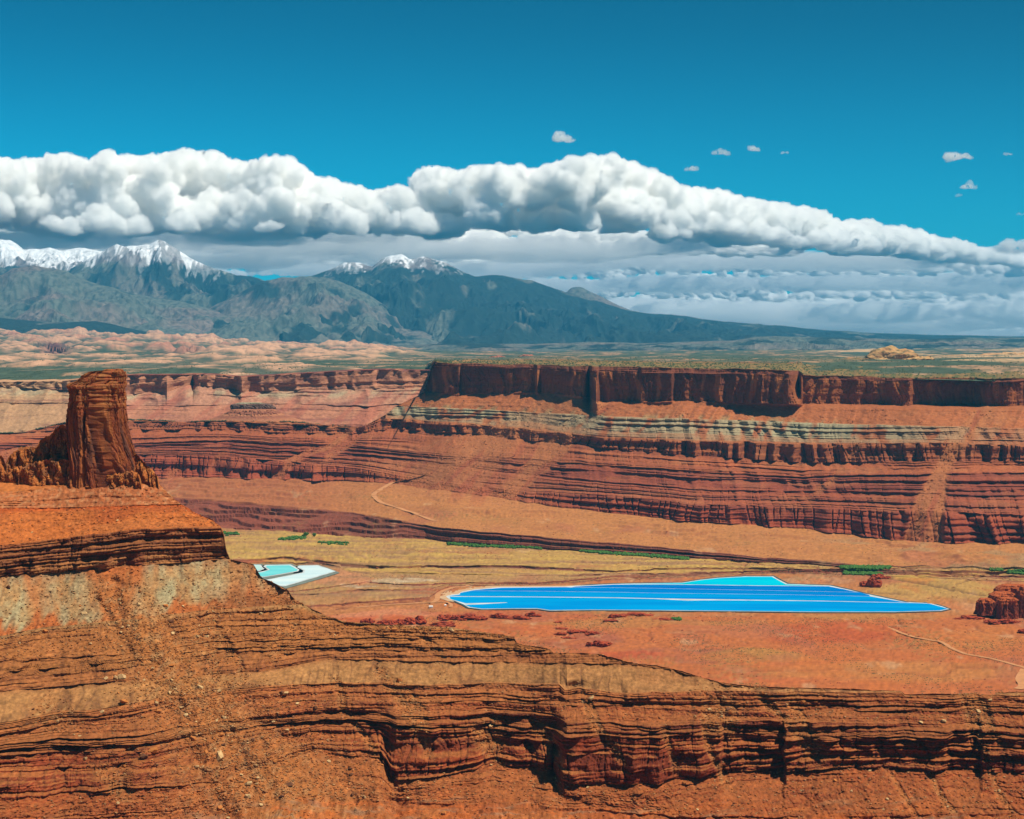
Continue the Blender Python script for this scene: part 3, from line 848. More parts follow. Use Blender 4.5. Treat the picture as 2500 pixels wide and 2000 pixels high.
# valley floor patches: (px, py, rx, ry, colour, strength)
for cx, cyy, rx, ry, c, s_ in [
        (2040, 1545, 190, 26, (200, 92, 54), .8), (1420, 1560, 110, 26, (178, 96, 74), .7), (1700, 1600, 190, 20, (176, 100, 80), .7), (1560, 1520, 330, 9, (196, 132, 78), .6),
        (1780, 1540, 140, 18, (200, 118, 84), .5), (1870, 1600, 160, 18, (196, 140, 78), .7), (2200, 1640, 360, 26, (206, 134, 78), .7), (2380, 1560, 160, 28, (214, 128, 70), .7),
        (2120, 1505, 200, 8, (198, 142, 84), .6), (1520, 1600, 120, 12, (206, 92, 56), .7), (1300, 1545, 120, 16, (206, 104, 68), .6), (1850, 1655, 200, 9, (214, 110, 66), .6),
        (950, 1500, 140, 12, (224, 138, 104), .8), (900, 1515, 90, 12, (206, 90, 50), .5), (1300, 1500, 230, 9, (196, 100, 66), .5), (1960, 1415, 130, 9, (206, 150, 116), .8),
        (2300, 1440, 170, 26, (206, 158, 92), .9), (2260, 1465, 200, 20, (204, 150, 92), .6), (2390, 1480, 160, 10, (220, 150, 112), .6), (2280, 1408, 130, 12, (214, 168, 86), .9),
        (660, 1364, 110, 6, (206, 100, 66), .9), (830, 1412, 60, 22, (214, 140, 104), .8), (930, 1416, 60, 5, (214, 190, 170), .5), (860, 1428, 50, 3, (222, 200, 180), .7),
        (1010, 1415, 60, 4, (222, 200, 180), .6), (1050, 1440, 80, 8, (176, 84, 60), .6), (950, 1455, 120, 7, (206, 160, 108), .7), (1150, 1500, 120, 12, (206, 96, 58), .5)]:
    wx = PX + 40 * fbm(X / 260, Y / 260, 3, 170)
    wy = ppy0 + 9 * fbm(X / 150, Y / 300, 3, 171)
    d = ((wx - cx) / rx) ** 2 + ((wy - cyy) / ry) ** 2
    C = mixc(C, alb(*c), s_ * sst(1.3, .4, d) * (Kc < 13))
fl0 = (Kc < 15) & (W < 70)
C = mixc(C, alb(184, 104, 82), fl0 * .5 * sst(.1, .6, fbm(X / 170, Y / 420, 4, 172)))
C = mixc(C, alb(214, 118, 62), fl0 * (Kc < 3) * .5 * sst(.1, .5, fbm(X / 120, Y / 300, 5, 173)))
C = mixc(C, alb(222, 170, 134), fl0 * .5 * sst(.45, .8, fbm(X / 60, Y / 170, 5, 174)))
C = mixc(C, alb(160, 128, 78), fl0 * .45 * sst(.2, .6, fbm(X / 200, Y / 300, 3, 176)) * sst(-.1, .35, n2(X / 9, Y / 22, 175)))
C = mixc(C, alb(160, 84, 56), .45 * wash)
C = mixc(C, alb(104, 62, 54), .8 * cut)
C = mixc(C, alb(232, 176, 130), .25 * wash * (n2(X / 50, Y / 90, 196) > .1))
# streaks along the terraces
C = mixc(C, alb(222, 178, 96), ((Kc >= 9) & (Kc <= 12)) * .6 * sst(-.1, .3, fbm(X / 500, Y / 70, 4, 177)))
C = mixc(C, alb(176, 128, 96), ((Kc >= 3) & (Kc <= 12)) * .75 * sst(0, .35, fbm(X / 600, Y / 45, 4, 178)))
C = mixc(C, alb(178, 140, 104), ((Kc == 14) | (Kc == 13)) * .6 * sst(1950, 2100, PX) * sst(.1, .4, fbm(X / 140, Y / 160, 3, 189)))
C = C * (1 + .14 * fbm(X / 8, W / 5 + Y / 30, 2, 179) + (Kc < 15) * .24 * fbm(X / 7, Y / 20, 4, 190))[..., None]
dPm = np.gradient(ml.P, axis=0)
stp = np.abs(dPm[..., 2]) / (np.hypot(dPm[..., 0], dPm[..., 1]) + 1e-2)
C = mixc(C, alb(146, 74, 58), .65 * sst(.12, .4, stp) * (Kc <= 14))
C = C * np.array([.93, .95, .80])
ml.C = np.clip(C, .004, .85)

live = ~(ml.dead[:-1, :-1] & ml.dead[:-1, 1:])
cellK = K[:-1][:, None] * np.ones((1, ml.N - 1), int)


def mid_part(name, ks, parent, mat=None, kind=None, label=None, sel=None):
    m = np.isin(cellK, ks) & live
    if sel is not None: m &= sel
    o = grid_mesh(name, ml.P, ml.C, mat or M_MID, m, parent, smooth=(mat is M_PLAIN))
    return tag(o, label=label, kind=kind) if o else None


tag(mid_part("valley_floor", [0, 1, 2], None, M_PLAIN), kind="structure", label="red and orange desert flat around the ponds")
tag(mid_part("terraced_land", [3, 4, 5, 6, 7, 8, 9, 10, 11, 12], None, M_PLAIN), kind="structure", label="tan terraces stepping up behind the ponds")
tag(mid_part("alluvial_land", [14], None, M_PLAIN), kind="structure", label="smooth reddish flats at the foot of the far wall")
river_bank = empty("river_cliff", tuple(at(1400, 1335, Y=5100)), label="long low dark cliff slanting behind the tan terraces and green strip", cat="cliff")
mid_part("cliff_face", [13], river_bank)
mesa = empty("long_mesa", tuple(at(1700, 1100, Y=5800)), label="long flat-topped mesa with a dark upper cliff and a band of pale green beds", cat="mesa")
mid_part("foot_cliff", [15], mesa, label="lowest red cliffs with dark alcoves")
mid_part("stepped_slope", [16, 17, 18], mesa, label="stepped purple-red ledges")
mid_part("comb_cliff", [19], mesa, label="fluted cliff casting comb-like shadows")
mid_part("green_bed", [20, 21], mesa, label="pale green clay beds")
mid_part("talus_slope", [22], mesa)
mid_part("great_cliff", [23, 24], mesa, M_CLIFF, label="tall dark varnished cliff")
mid_part("mesa_top", [25, 26, 27], mesa)

# PART4

# ------------------------------------------------------------------ FAR LEFT CANYON RIM
pxf = np.concatenate([np.linspace(-700, -170, 24), np.linspace(-160, 1120, 470)])
rim_knots = [
    dict(py=[(0, 1078)], Y=7280, rows=1),
    dict(py=[(-160, 1066), (160, 1044), (300, 1036), (1120, 1040)], s=.5, rows=6),
    dict(py=[(-160, 985), (150, 985), (400, 992), (620, 985), (900, 990), (1120, 980)], s=.5, rows=40, wig=3),
    dict(py=[(-160, 948), (0, 946), (150, 952), (230, 958), (309, 962), (408, 957), (470, 938), (520, 944), (589, 956), (841, 951), (1000, 945), (1120, 940)], s=.55, rows=30, wig=3),
    dict(py=[(-160, 932), (0, 932), (159, 930), (309, 916), (526, 914), (589, 920), (802, 908), (920, 902), (1050, 905), (1120, 905)], s=6, rows=24),
    dict(py=[(-160, 928), (0, 928), (159, 926), (309, 913), (526, 911), (589, 917), (802, 905), (920, 899), (1050, 902), (1120, 902)], f=2, rows=5, wig=.5),
    dict(back=(300, -60), rows=2)]
fl_ = Loft(pxf, rim_knots, wig=1.0, seed=51)
X, Y, W, K, T, PX = fl_.X, fl_.Y, fl_.W, fl_.K, fl_.T, fl_.PX
Kc, Tc = K[:, None], T[:, None]
xs = X + 25 * n2(W / 60, X / 200, 200)
out = fl_.par([0, 6, 10, 8, 7, 2, 0]) * beds(W + 5 * n2(X / 400, W / 90, 201), X, 20.0, 1500, 202) * sst(-.4, .3, n2(X / 260, W / 40, 203))
out = out + fl_.par([0, 8, 14, 16, 16, 3, 0]) * (1 - np.abs(n2(xs / fl_.par([80, 80, 80, 60, 50, 50, 50]), W / 500, 204)) * 2.4)
out = out + fl_.par([5, 20, 40, 30, 22, 20, 10]) * fbm(X / 450, W / 500, 3, 205)
out = out + 3.5 * fbm(X / 30, W / 16, 4, 206) + fl_.par([0, 5, 6, 5, 1, 0, 0]) * n2((X - .8 * W) / 34, W / 300, 207)
# rounded cones of scree that climb into the rim cliff
fl_.finish(out, 3 * fbm(X / 100, Y / 100, 3, 208) * (Kc > 4))
FC = np.array([alb(*c) for c in [(168, 96, 80), (206, 138, 104), (208, 148, 116), (206, 140, 104), (168, 96, 72), (150, 132, 100), (150, 130, 100)]])
C = FC[K][:, None, :] * np.ones_like(X)[..., None]
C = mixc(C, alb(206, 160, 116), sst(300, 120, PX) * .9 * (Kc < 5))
C = mixc(C, alb(196, 182, 144), ((Kc == 2) | (Kc == 3)) * .7 * np.exp(-((W - np.mean(fl_.wref[2:4]) - 12) / 16) ** 2) * sst(-.2, .4, fbm((X - .5 * W) / 60, W / 60, 3, 209)))
C = mixc(C, alb(150, 92, 80), .7 * beds(W, X, 17.0, 900, 210, 3) * sst(.0, .4, n2(X / 200, W / 30, 211)) * (Kc < 4))
C = mixc(C, alb(190, 104, 80), .5 * sst(0, .5, fbm((X - W) / 70, W / 300, 3, 212)) * ((Kc == 1) | (Kc == 2)) * sst(150, 350, PX))
v = fbm(xs / 40, W / 260, 4, 213)
C = mixc(C, alb(112, 64, 62), (Kc == 4) * .75 * sst(-.3, .3, v) * sst(150, 260, PX))
C = mixc(C, alb(214, 150, 104), (Kc == 4) * sst(.2, .6, -v) * .6)
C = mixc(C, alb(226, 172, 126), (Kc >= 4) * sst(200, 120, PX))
C = C * (1 + .16 * fbm(X / 14, W / 9, 2, 214))[..., None]
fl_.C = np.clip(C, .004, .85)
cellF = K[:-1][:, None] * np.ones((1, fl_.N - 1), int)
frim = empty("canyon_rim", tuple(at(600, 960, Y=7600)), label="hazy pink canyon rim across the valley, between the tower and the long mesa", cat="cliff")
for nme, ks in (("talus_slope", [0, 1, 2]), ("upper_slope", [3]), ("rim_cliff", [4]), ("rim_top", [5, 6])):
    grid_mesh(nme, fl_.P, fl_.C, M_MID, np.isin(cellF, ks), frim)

# ------------------------------------------------------------------ PLATEAU WITH SLICKROCK DOMES
pxp = np.concatenate([np.linspace(-700, -180, 24), np.linspace(-170, 2670, 890), np.linspace(2680, 3300, 26)])
_xs = [1078, 1150, 1300, 1450, 1600, 1800, 1945, 1975, 2100, 2300, 2400, 2500, 2660]
_Y0 = [float(np.interp(x, pxm, ml.kY[25])) + 90 for x in _xs]
_Z0 = [float(np.interp(x, pxm, ml.kZ[25])) - 7 for x in _xs]
_py0 = [float(proj(np.array([0.0, y, z]))[1]) for y, z in zip(_Y0, _Z0)]
plat_knots = [
    dict(py=[(-160, 938), (1040, 932), (1062, 905)] + list(zip(_xs, _py0)), Y=[(-160, 7780), (1040, 7780), (1062, 7300)] + list(zip(_xs, _Y0)), rows=1, wig=0),
    dict(py=[(-160, 908), (1040, 897), (1062, 878), (1300, 877), (1700, 882), (2100, 881), (2660, 879)], Y=[(-160, 8600), (1040, 8600), (1062, 7700), (2660, 7700)], rows=26, wig=.5),
    dict(py=[(-160, 884), (700, 884), (1040, 880), (1300, 872), (2000, 873), (2660, 870)], Y=11500, rows=30, wig=.5),
    dict(py=[(-160, 858), (400, 860), (800, 868), (1300, 867), (2660, 862)], Y=15500, rows=34, wig=1),
    dict(py=[(-160, 834), (300, 838), (700, 852), (1300, 862), (1900, 857), (2660, 855)], Y=20000, rows=30, wig=1),
    dict(py=[(-160, 814), (150, 820), (406, 828), (696, 849), (811, 859), (1159, 860), (2660, 848)], Y=25000, rows=26, wig=1.5),
    dict(back=(2500, -120), rows=3)]
pl = Loft(pxp, plat_knots, seed=61)
X, Y, Z, K, PX = pl.X, pl.Y, pl.Z, pl.K, pl.PX
Kc, Tc = K[:, None], pl.T[:, None]
ppx0, ppy0 = proj(np.stack([X, Y, Z], -1))
left = sst(1150, 850, PX + 120 * n2(Y / 3000, X / 3000, 220))
bill = np.abs(n2(X / 520, Y / 900, 221)) + .5 * np.abs(n2(X / 230, Y / 420, 222)) + .25 * np.abs(n2(X / 90, Y / 170, 223))
rock = sst(-.12, .22, fbm(X / 1100, Y / 2400, 5, 224) + .25 * (left - .5) + tab(ppy0, [(805, .5), (850, .2), (868, -.05), (885, .12), (900, -.25), (930, -.35)]) * left)
rock = rock * np.maximum(left, .6 * sst(1700, 2050, PX) * sst(885, 872, ppy0) + .35 * sst(.1, .4, fbm(X / 900, Y / 2500, 3, 225)))
dz = rock * left * tab(Y, [(7800, 7), (9500, 20), (14000, 40), (25000, 74)]) * (bill * 1.5 - .1)
dz = dz + rock * (1 - left) * 10 * bill + tab(Y, [(7000, 2), (25000, 22)]) * fbm(X / 500, Y / 900, 4, 226)
dz = dz + (.5 + .5 * (1 - rock)) * stairs(Z + dz + 14 * fbm(X / 500, Y / 1400, 4, 233), 16.0, .3) * sst(12000, 9000, Y) * .6
dz = dz * sst(0.0, .35, Kc + Tc)
# a dark fin-walled notch in the domes
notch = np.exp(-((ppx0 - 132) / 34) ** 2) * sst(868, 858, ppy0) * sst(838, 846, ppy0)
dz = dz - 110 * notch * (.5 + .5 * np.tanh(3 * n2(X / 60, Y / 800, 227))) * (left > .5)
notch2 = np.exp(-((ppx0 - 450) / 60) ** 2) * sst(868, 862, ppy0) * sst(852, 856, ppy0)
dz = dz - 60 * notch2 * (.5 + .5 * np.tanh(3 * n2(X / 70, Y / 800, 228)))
pl.finish(np.zeros_like(X), dz)
slope = np.abs(np.gradient(dz, axis=0))
C = np.ones_like(X)[..., None] * alb(84, 100, 78)
C = mixc(C, alb(214, 164, 124), .8 * sst(.05, .35, fbm(X / 480, Y / 700, 5, 229)))
C = mixc(C, alb(62, 80, 60), .7 * sst(-.1, .4, fbm(X / 60, Y / 300, 3, 230)) * (1 - rock))
C = mixc(C, alb(232, 178, 140), sst(.2, .55, rock * left))
C = mixc(C, alb(232, 190, 140), sst(.25, .6, rock) * (1 - left) * .9)
C = mixc(C, alb(206, 132, 104), rock * left * .7 * sst(.0, .5, fbm(X / 700, Y / 1600, 3, 231)) * sst(870, 850, ppy0))
C = mixc(C, alb(84, 98, 80), rock * .95 * sst(.75, .35, bill + .3 * n2(X / 150, Y / 500, 234)) * left)
C = mixc(C, alb(92, 108, 84), .5 * sst(.15, .3, n2(X / 26, Y / 90, 232)) * (1 - .6 * rock))
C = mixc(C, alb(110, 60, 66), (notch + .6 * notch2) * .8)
pl.C = np.clip(C, .004, .85)
tag(grid_mesh("plateau_land", pl.P, pl.C, M_FAR, None, None), kind="structure", label="high desert plateau of pink slickrock domes and dark green scrub")

# ------------------------------------------------------------------ MOUNTAINS


def ridge(name, x0, x1, n, base, crest, Yb, Yc, rows, amp, L, colour, seed, kind="structure", label=None, cat=None, mid=None, shear=0.0, href=1300.0, crest_keep=.12, back=(2500, -900)):
    px = np.linspace(x0, x1, n)
    kn = [dict(py=base, Y=Yb, rows=1, wig=.5)]
    if mid: kn.append(dict(py=mid[0], Y=mid[1], rows=rows // 2, wig=2))
    kn.append(dict(py=crest, Y=Yc, rows=rows - (rows // 2 if mid else 0), wig=.35))
    kn.append(dict(back=back, rows=5))
    l = Loft(px, kn, seed=seed)
    X, Y, Z = l.X, l.Y, l.Z
    k = len(kn) - 2
    f = np.where(l.K[:, None] < k, (l.K + l.T)[:, None] / k, 1.0) * np.ones_like(X)      # 0 at the foot, 1 at the crest
    xs = X + shear * (1 - f) * 1000 + 500 * n2(X / 2500, Y / 2500, seed + 1)
    r = ridged(xs / L, Y / (L * 2.3), 5, seed + 2, .52)
    w = np.clip(1 - f, 0, 1)
    env = (crest_keep + (1 - crest_keep) * sst(0, .25, w)) * (.35 + .65 * sst(1, .55, w))
    dz = amp * env * ((r - .62) * 2.6 + .45 * (np.abs(n2(xs / (L * .33), Y / (L * .7), seed + 9)) - .3) + .3 * (ridged(xs / (L * .22), Y / (L * .6), 3, seed + 12) - .6))
    hcol = l.kZ[k] - l.kZ[0]
    dz = dz * np.clip(hcol / href, .05, 1)[None]
    l.finish(np.zeros_like(X), dz)
    l.f, l.r = f, r
    Zf = l.P[..., 2]
    l.C = np.clip(colour(X, Y, Zf, f, r, l.PX), .004, .9)
    o = grid_mesh(name, l.P, l.C, M_MOUNT, None, None)
    tag(o, label=label, cat=cat, kind=kind)
    return l


FOREST, MEADOW, BROWN, SNOW, ROCKG = alb(34, 58, 54), alb(118, 124, 110), alb(150, 130, 118), np.array([.84, .86, .88], np.float32), alb(150, 138, 136)


def mount_col(snowline=2150, forest=.5, brown=.5, snow=1.0, treeline=2300, sd=0, melt=0.0):
    def f_(X, Y, Z, f, r, PX):
        one = np.ones_like(X)
        C = one[..., None] * MEADOW
        C = mixc(C, BROWN, brown * sst(-.2, .4, fbm(X / 1800, Y / 2200, 4, 250 + sd)))
        fo = fbm(X / 700, Y / 1500, 5, 251 + sd) + (forest - .5) * 2 + .5 * (.62 - r)
        C = mixc(C, FOREST, .92 * sst(-.05, .3, fo) * sst(treeline + 150, treeline - 150, Z + 260 * n2(X / 500, Y / 900, 252 + sd)))
        hi = Z + 300 * fbm(X / 330, Y / 1100, 4, 253 + sd) + 480 * (.62 - r) + 190 * fbm(X / 70, Y / 260, 3, 257 + sd)
        C = mixc(C, ROCKG, sst(snowline - 60, snowline + 120, Z + 200 * n2(X / 400, Y / 700, 254 + sd)) * .9)
        if snow:
            C = mixc(C, SNOW, snow * sst(snowline + 20, snowline + 110, hi) * (.75 + .25 * sst(snowline + 100, snowline + 400, hi)) * (.3 + .7 * sst(-.25, .0, n2((X + .35 * Y) / 230, Y / 2600, 258 + sd) + .5 * n2(X / 60, Y / 500, 259 + sd) + (Z - 2330) / 700 + melt)))
        C = mixc(C, FOREST, .45 * sst(.1, .3, n2(X / 75, Y / 190, 260 + sd)) * (1 - sst(snowline - 100, snowline, Z)))
        return C * (1 + .34 * fbm(X / 90, Y / 220, 4, 255 + sd))[..., None]
    return f_


ridge("far_mountain", -170, 420, 230, [(-170, 700), (420, 690)],
      [(-170, 600), (-60, 592), (0, 586), (23, 586), (40, 594), (58, 608), (80, 606), (99, 605), (122, 600), (135, 604), (151, 611), (197, 605), (232, 612), (300, 620), (420, 650)],
      40500, 45500, 70, 260, 1500, mount_col(2080, .55, .2, 1.0, 2250, 0, .45), 300, kind="thing", cat="mountain",
      label="row of white snowy peaks at the left edge behind the brown foothill")
ridge("pyramid_mountain", 130, 700, 300, [(130, 780), (700, 780)],
      [(130, 672), (160, 664), (185, 648), (210, 634), (232, 625), (262, 608), (284, 596), (300, 598), (313, 599), (335, 598), (359, 596), (366, 598), (371, 595), (391, 585), (400, 589), (417, 599), (440, 612), (464, 625),
       (493, 634), (515, 646), (533, 656), (560, 665), (580, 671), (610, 674), (626, 677), (643, 684), (700, 700)],
      35500, 40500, 150, 330, 1900, mount_col(2070, .55, .35, 1.0, 2330, 20), 320, kind="thing", cat="mountain",
      label="tall pyramid-shaped mountain with snow chutes between two summits", mid=([(130, 720), (700, 725)], 38200))
ridge("pink_mountain", 1340, 1800, 130, [(1340, 780), (1800, 800)],
      [(1340, 730), (1383, 713), (1395, 703), (1407, 701), (1420, 702), (1435, 709), (1460, 720), (1482, 732), (1510, 746), (1540, 758), (1570, 764), (1600, 768), (1800, 790)],
      41500, 44500, 40, 160, 1300, mount_col(5000, .12, .9, 0, 3000, 40), 340, kind="thing", cat="mountain",
      label="small pinkish-brown peak right of the snowy ridge")
ridge("ridge_mountain", 690, 2680, 800, [(690, 868), (1300, 880), (2680, 866)],
      [(690, 700), (754, 676), (777, 669), (800, 660), (812, 654), (841, 640), (862, 638), (881, 641), (900, 650), (908, 650), (928, 634), (940, 627), (951, 622), (968, 620), (980, 618), (990, 623), (997, 628), (1012, 631), (1022, 628), (1032, 627),
       (1048, 630), (1061, 634), (1078, 636), (1090, 641), (1108, 648), (1125, 657), (1142, 665), (1159, 672), (1180, 673), (1206, 671), (1230, 673), (1250, 677), (1279, 683), (1308, 691), (1354, 704), (1383, 714), (1430, 728), (1480, 743),
       (1540, 758), (1598, 765), (1640, 769), (1685, 775), (1772, 786), (1860, 792), (1946, 799), (2030, 806), (2120, 813), (2293, 818), (2500, 822), (2680, 824)],
      27000, 41000, 170, 330, 2000, mount_col(2040, .78, .3, 1.0, 2400, 60), 360, kind="thing", cat="mountain",
      label="broad dark forested mountain with snow-streaked summits and a long ridge falling to the right",
      mid=([(690, 790), (1000, 800), (1300, 800), (1700, 812), (2100, 832), (2680, 838)], 34500))
ridge("round_hill", 380, 1080, 280, [(380, 845), (1080, 860)],
      [(380, 800), (440, 778), (510, 750), (560, 728), (600, 706), (643, 686), (696, 677), (754, 672), (790, 674), (829, 682), (860, 695), (899, 718), (925, 736), (951, 753), (1000, 782), (1080, 815)],
      30000, 36500, 110, 230, 1700, mount_col(5000, .40, .55, 0, 4000, 80), 380, kind="structure",
      label="broad grey-green hill between the two snowy mountains")
ridge("brown_foothills", -170, 700, 330, [(-170, 830), (700, 845)],
      [(-170, 700), (-60, 686), (0, 672), (29, 657), (50, 652), (75, 649), (120, 655), (160, 660), (200, 680), (240, 694), (330, 716), (450, 738), (560, 766), (640, 792), (700, 810)],
      29500, 35500, 110, 200, 1600, mount_col(5000, .22, .8, 0, 4000, 100), 400, kind="structure",
      label="brown grassy foothills under the pyramid mountain")
ridge("forest_hills", -170, 1000, 330, [(-170, 842), (1000, 872)],
      [(-170, 770), (-60, 774), (0, 776), (50, 781), (100, 786), (170, 787), (232, 784), (270, 790), (325, 804), (400, 818), (480, 826), (560, 832), (700, 846), (1000, 858)],
      25500, 29500, 40, 30, 900, mount_col(5000, .95, .3, 0, 4000, 120), 420, href=300.0, kind="structure",
      label="low dark green ridge in front of the foothills")
ridge("mottled_hills", 560, 2680, 640, [(560, 880), (2680, 878)],
      [(560, 848), (690, 838), (760, 832), (830, 838), (900, 846), (1000, 842), (1150, 838), (1300, 840), (1450, 834), (1560, 838), (1700, 834), (1790, 831), (1850, 822), (1900, 821), (1990, 823), (2100, 826), (2250, 828), (2350, 824), (2500, 825), (2680, 824)],
      20500, 27500, 60, 60, 800, mount_col(5000, .50, .55, 0, 4000, 140), 440, href=300.0, kind="structure",
      label="low mottled hills and benches below the mountains")

# level land under and beyond everything, out to the horizon
g = 69000.0
gm_ = raw_mesh("ground", [(-g, -20000, -16), (g, -20000, -16), (g, 74000, -16), (-g, 74000, -16)], [(0, 1, 2, 3)],
               mat_flat("dry_ground", tuple(alb(190, 120, 80)), 0.95, 0.1, 0.002, .3))
tag(gm_, kind="structure")
Yq = np.array([41500.0, 50000.0, 73500.0])
Pq = np.stack([np.stack([x * np.ones(3), Yq, np.array([180.0, 300.0, 520.0])], -1) for x in np.linspace(-24000, 24000, 40)], 1)
tag(grid_mesh("horizon_land", Pq, np.ones(Pq.shape) * alb(100, 112, 100), M_MOUNT, None, None), kind="structure")

# PART5

# ------------------------------------------------------------------ CLOUDS
def mat_cloud(density):
    m, nt, b = mat_base("cloud_vapour")
    N, L = nt.nodes.new, nt.links.new
    nt.nodes.remove(b)
    o = [n for n in nt.nodes if n.type == 'OUTPUT_MATERIAL'][0]
    pv = N("ShaderNodeVolumePrincipled")
    pv.inputs["Color"].default_value = (1, .999, .994, 1)
    pv.inputs["Density"].default_value = density
    pv.inputs["Anisotropy"].default_value = 0.0
    L(pv.outputs[0], o.inputs["Volume"])
    return m


M_CLOUD = mat_cloud(1 / 190.0)
M_PUFF = mat_cloud(1 / 170.0)
M_FRINGE = mat_cloud(1 / 350.0)
M_DECK = mat_cloud(1 / 300.0)
M_VEIL = mat_cloud(1 / 1800.0)
_ico = bmesh.new()
bmesh.ops.create_icosphere(_ico, subdivisions=2, radius=1.0)
ICO_V = np.array([v.co[:] for v in _ico.verts]); ICO_F = np.array([[v.index for v in f.verts] for f in _ico.faces])
_ico.free()


def cloud(name, blobs, voxel, base=None, disp=1.0, L=900.0, mat=None, one=True, fringe=0.0, **tags):
    """blobs: list of (x, y, z, r, flatness).  The spheres are fused into one skin and then billowed."""
    blobs = np.array(blobs)
    nb = len(blobs)
    V = ICO_V[None] * blobs[:, 3][:, None, None] * np.stack([np.ones(nb), np.ones(nb), blobs[:, 4]], -1)[:, None, :] + blobs[:, None, :3]
    F = (ICO_F[None] + (np.arange(nb) * len(ICO_V))[:, None, None]).reshape(-1, 3)
    cen = blobs[:, :3].mean(0)
    tmp = raw_mesh("tmp_cloud", V.reshape(-1, 3) - cen, F, None)
    md = tmp.modifiers.new("fuse", 'REMESH'); md.mode = 'VOXEL'; md.voxel_size = voxel
    dg = bpy.context.evaluated_depsgraph_get()
    ev = tmp.evaluated_get(dg); me = ev.to_mesh()
    n = len(me.vertices)
    co = np.empty(n * 3, np.float32); me.vertices.foreach_get("co", co); co = co.reshape(-1, 3).astype(float)
    no = np.empty(n * 3, np.float32); me.vertices.foreach_get("normal", no); no = no.reshape(-1, 3)
    nf = len(me.polygons)
    ne = len(me.edges); ed = np.empty(ne * 2, np.int32); me.edges.foreach_get('vertices', ed); ed = ed.reshape(-1, 2)
    fv = np.empty(nf * 4, np.int32); me.polygons.foreach_get("vertices", fv); fv = fv.reshape(-1, 4)
    ev.to_mesh_clear(); bpy.data.objects.remove(tmp)
    if one:                          # keep only the largest connected body
        lab = np.arange(n)
        while True:
            m_ = np.minimum(lab[ed[:, 0]], lab[ed[:, 1]])
            l2 = lab.copy(); np.minimum.at(l2, ed[:, 0], m_); np.minimum.at(l2, ed[:, 1], m_)
            l2 = l2[l2]
            if (l2 == lab).all(): break
            lab = l2
        big = np.bincount(lab).argmax(); keep = lab == big
        remap = np.cumsum(keep) - 1
        fv = remap[fv[keep[fv[:, 0]]]]; co = co[keep]; no = no[keep]
    co += cen
    x, y, z = co.T

    def bl(l, s):
        a = np.abs(n2(x / l + .37 * y / l, z / l, s)) + np.abs(n2(y / l - .29 * x / l, z / l + .31 * x / l, s + 2)) + np.abs(n2(x / l, y / l, s + 4))
        return a * .6
    d = (bl(L, 500) - .35) * L * .36 + (bl(L * .42, 510) - .35) * L * .22 + (bl(L * .2, 520) - .35) * L * .15 + (bl(L * .1, 525) - .35) * L * .085
    co = co + no * (disp * d)[:, None]
    if base is not None:
        b0 = base + L * .38 * fbm(co[:, 0] / (L * 2), co[:, 1] / (L * 3), 3, 530)
        co[:, 2] = np.where(co[:, 2] < b0, b0 + (co[:, 2] - b0) * .35, co[:, 2])
    if fringe:
        d2 = 25 + fringe * (bl(L * .5, 540) + .8 * bl(L * .16, 550))
        fr_co = co + no * d2[:, None]
        if base is not None: fr_co[:, 2] = np.maximum(fr_co[:, 2], b0 - 60)
    o = raw_mesh(name, co, fv, mat or M_CLOUD, None, None, smooth=True, loc=tuple(cen))
    if fringe:
        raw_mesh("torn_edge", fr_co, fv, M_FRINGE, None, o, smooth=True, loc=tuple(cen))
    return tag(o, **tags)


def pz(py, Y): return CAM_Z + Y * float(zr(py))


def bank(name, env, base_py, Yf, n, voxel, seed, rr=(14, 46), fill=1.0, L=900, depth=1.2, fl_=(.7, .95), **tags):
    """env: traced top outline; base_py: base outline; Yf: distance per px"""
    r_ = np.random.default_rng(seed)
    env = np.array(env, float)
    bl = []
    x0, x1 = env[0, 0], env[-1, 0]
    for i in range(n):
        px = r_.uniform(x0, x1)
        Y0 = float(np.interp(px, [a for a, _ in Yf], [b for _, b in Yf]))
        top = np.interp(px, env[:, 0], env[:, 1]); bot = np.interp(px, [a for a, _ in base_py], [b for _, b in base_py])
        h = bot - top
        if h < 6: continue
        mppx = Y0 / FPX
        u = r_.random() ** .8
        hgt = h * u * fill
        r = min(r_.uniform(*rr), h * .5 + 3)
        if r_.random() < .45: r = r * .55
        py = bot - hgt
        py = max(py, top + r * .92)
        # keep the outline: shrink against neighbouring tops
        tl = np.interp([px - r, px + r], env[:, 0], env[:, 1])
        py = max(py, tl.min() + .0, (tl.max() - r * .2))
        dpt = r_.uniform(-1, 1) * depth * (60 + h * .5) * mppx
        dpt -= (1 - u) * depth * 70 * mppx
        Y = Y0 + dpt
        p = at(px, py, Y=Y)
        bl.append((p[0], p[1], p[2], r * mppx, r_.uniform(*fl_)))
        # crown blobs that sit on the outline itself
    for px in np.arange(x0, x1, rr[0] * .62):
        px = px + r_.uniform(-4, 4)
        Y0 = float(np.interp(px, [a for a, _ in Yf], [b for _, b in Yf]))
        top = np.interp(px, env[:, 0], env[:, 1]); bot = np.interp(px, [a for a, _ in base_py], [b for _, b in base_py])
        r = min(r_.uniform(rr[0] * .7, rr[0] * 1.5), max((bot - top) * .5, 3))
        p = at(px, top + r * 1.0, Y=Y0 + r_.uniform(-.5, .8) * 50 * Y0 / FPX)
        bl.append((p[0], p[1], p[2], r * Y0 / FPX, fl_[1]))
    Ym = np.mean([b for _, b in Yf])
    base = float(np.mean([pz(b, np.interp(a, [q for q, _ in Yf], [w for _, w in Yf])) for a, b in base_py]))
    return cloud(name, bl, voxel, base if tags.pop('flat', True) else None, L=L, **tags)


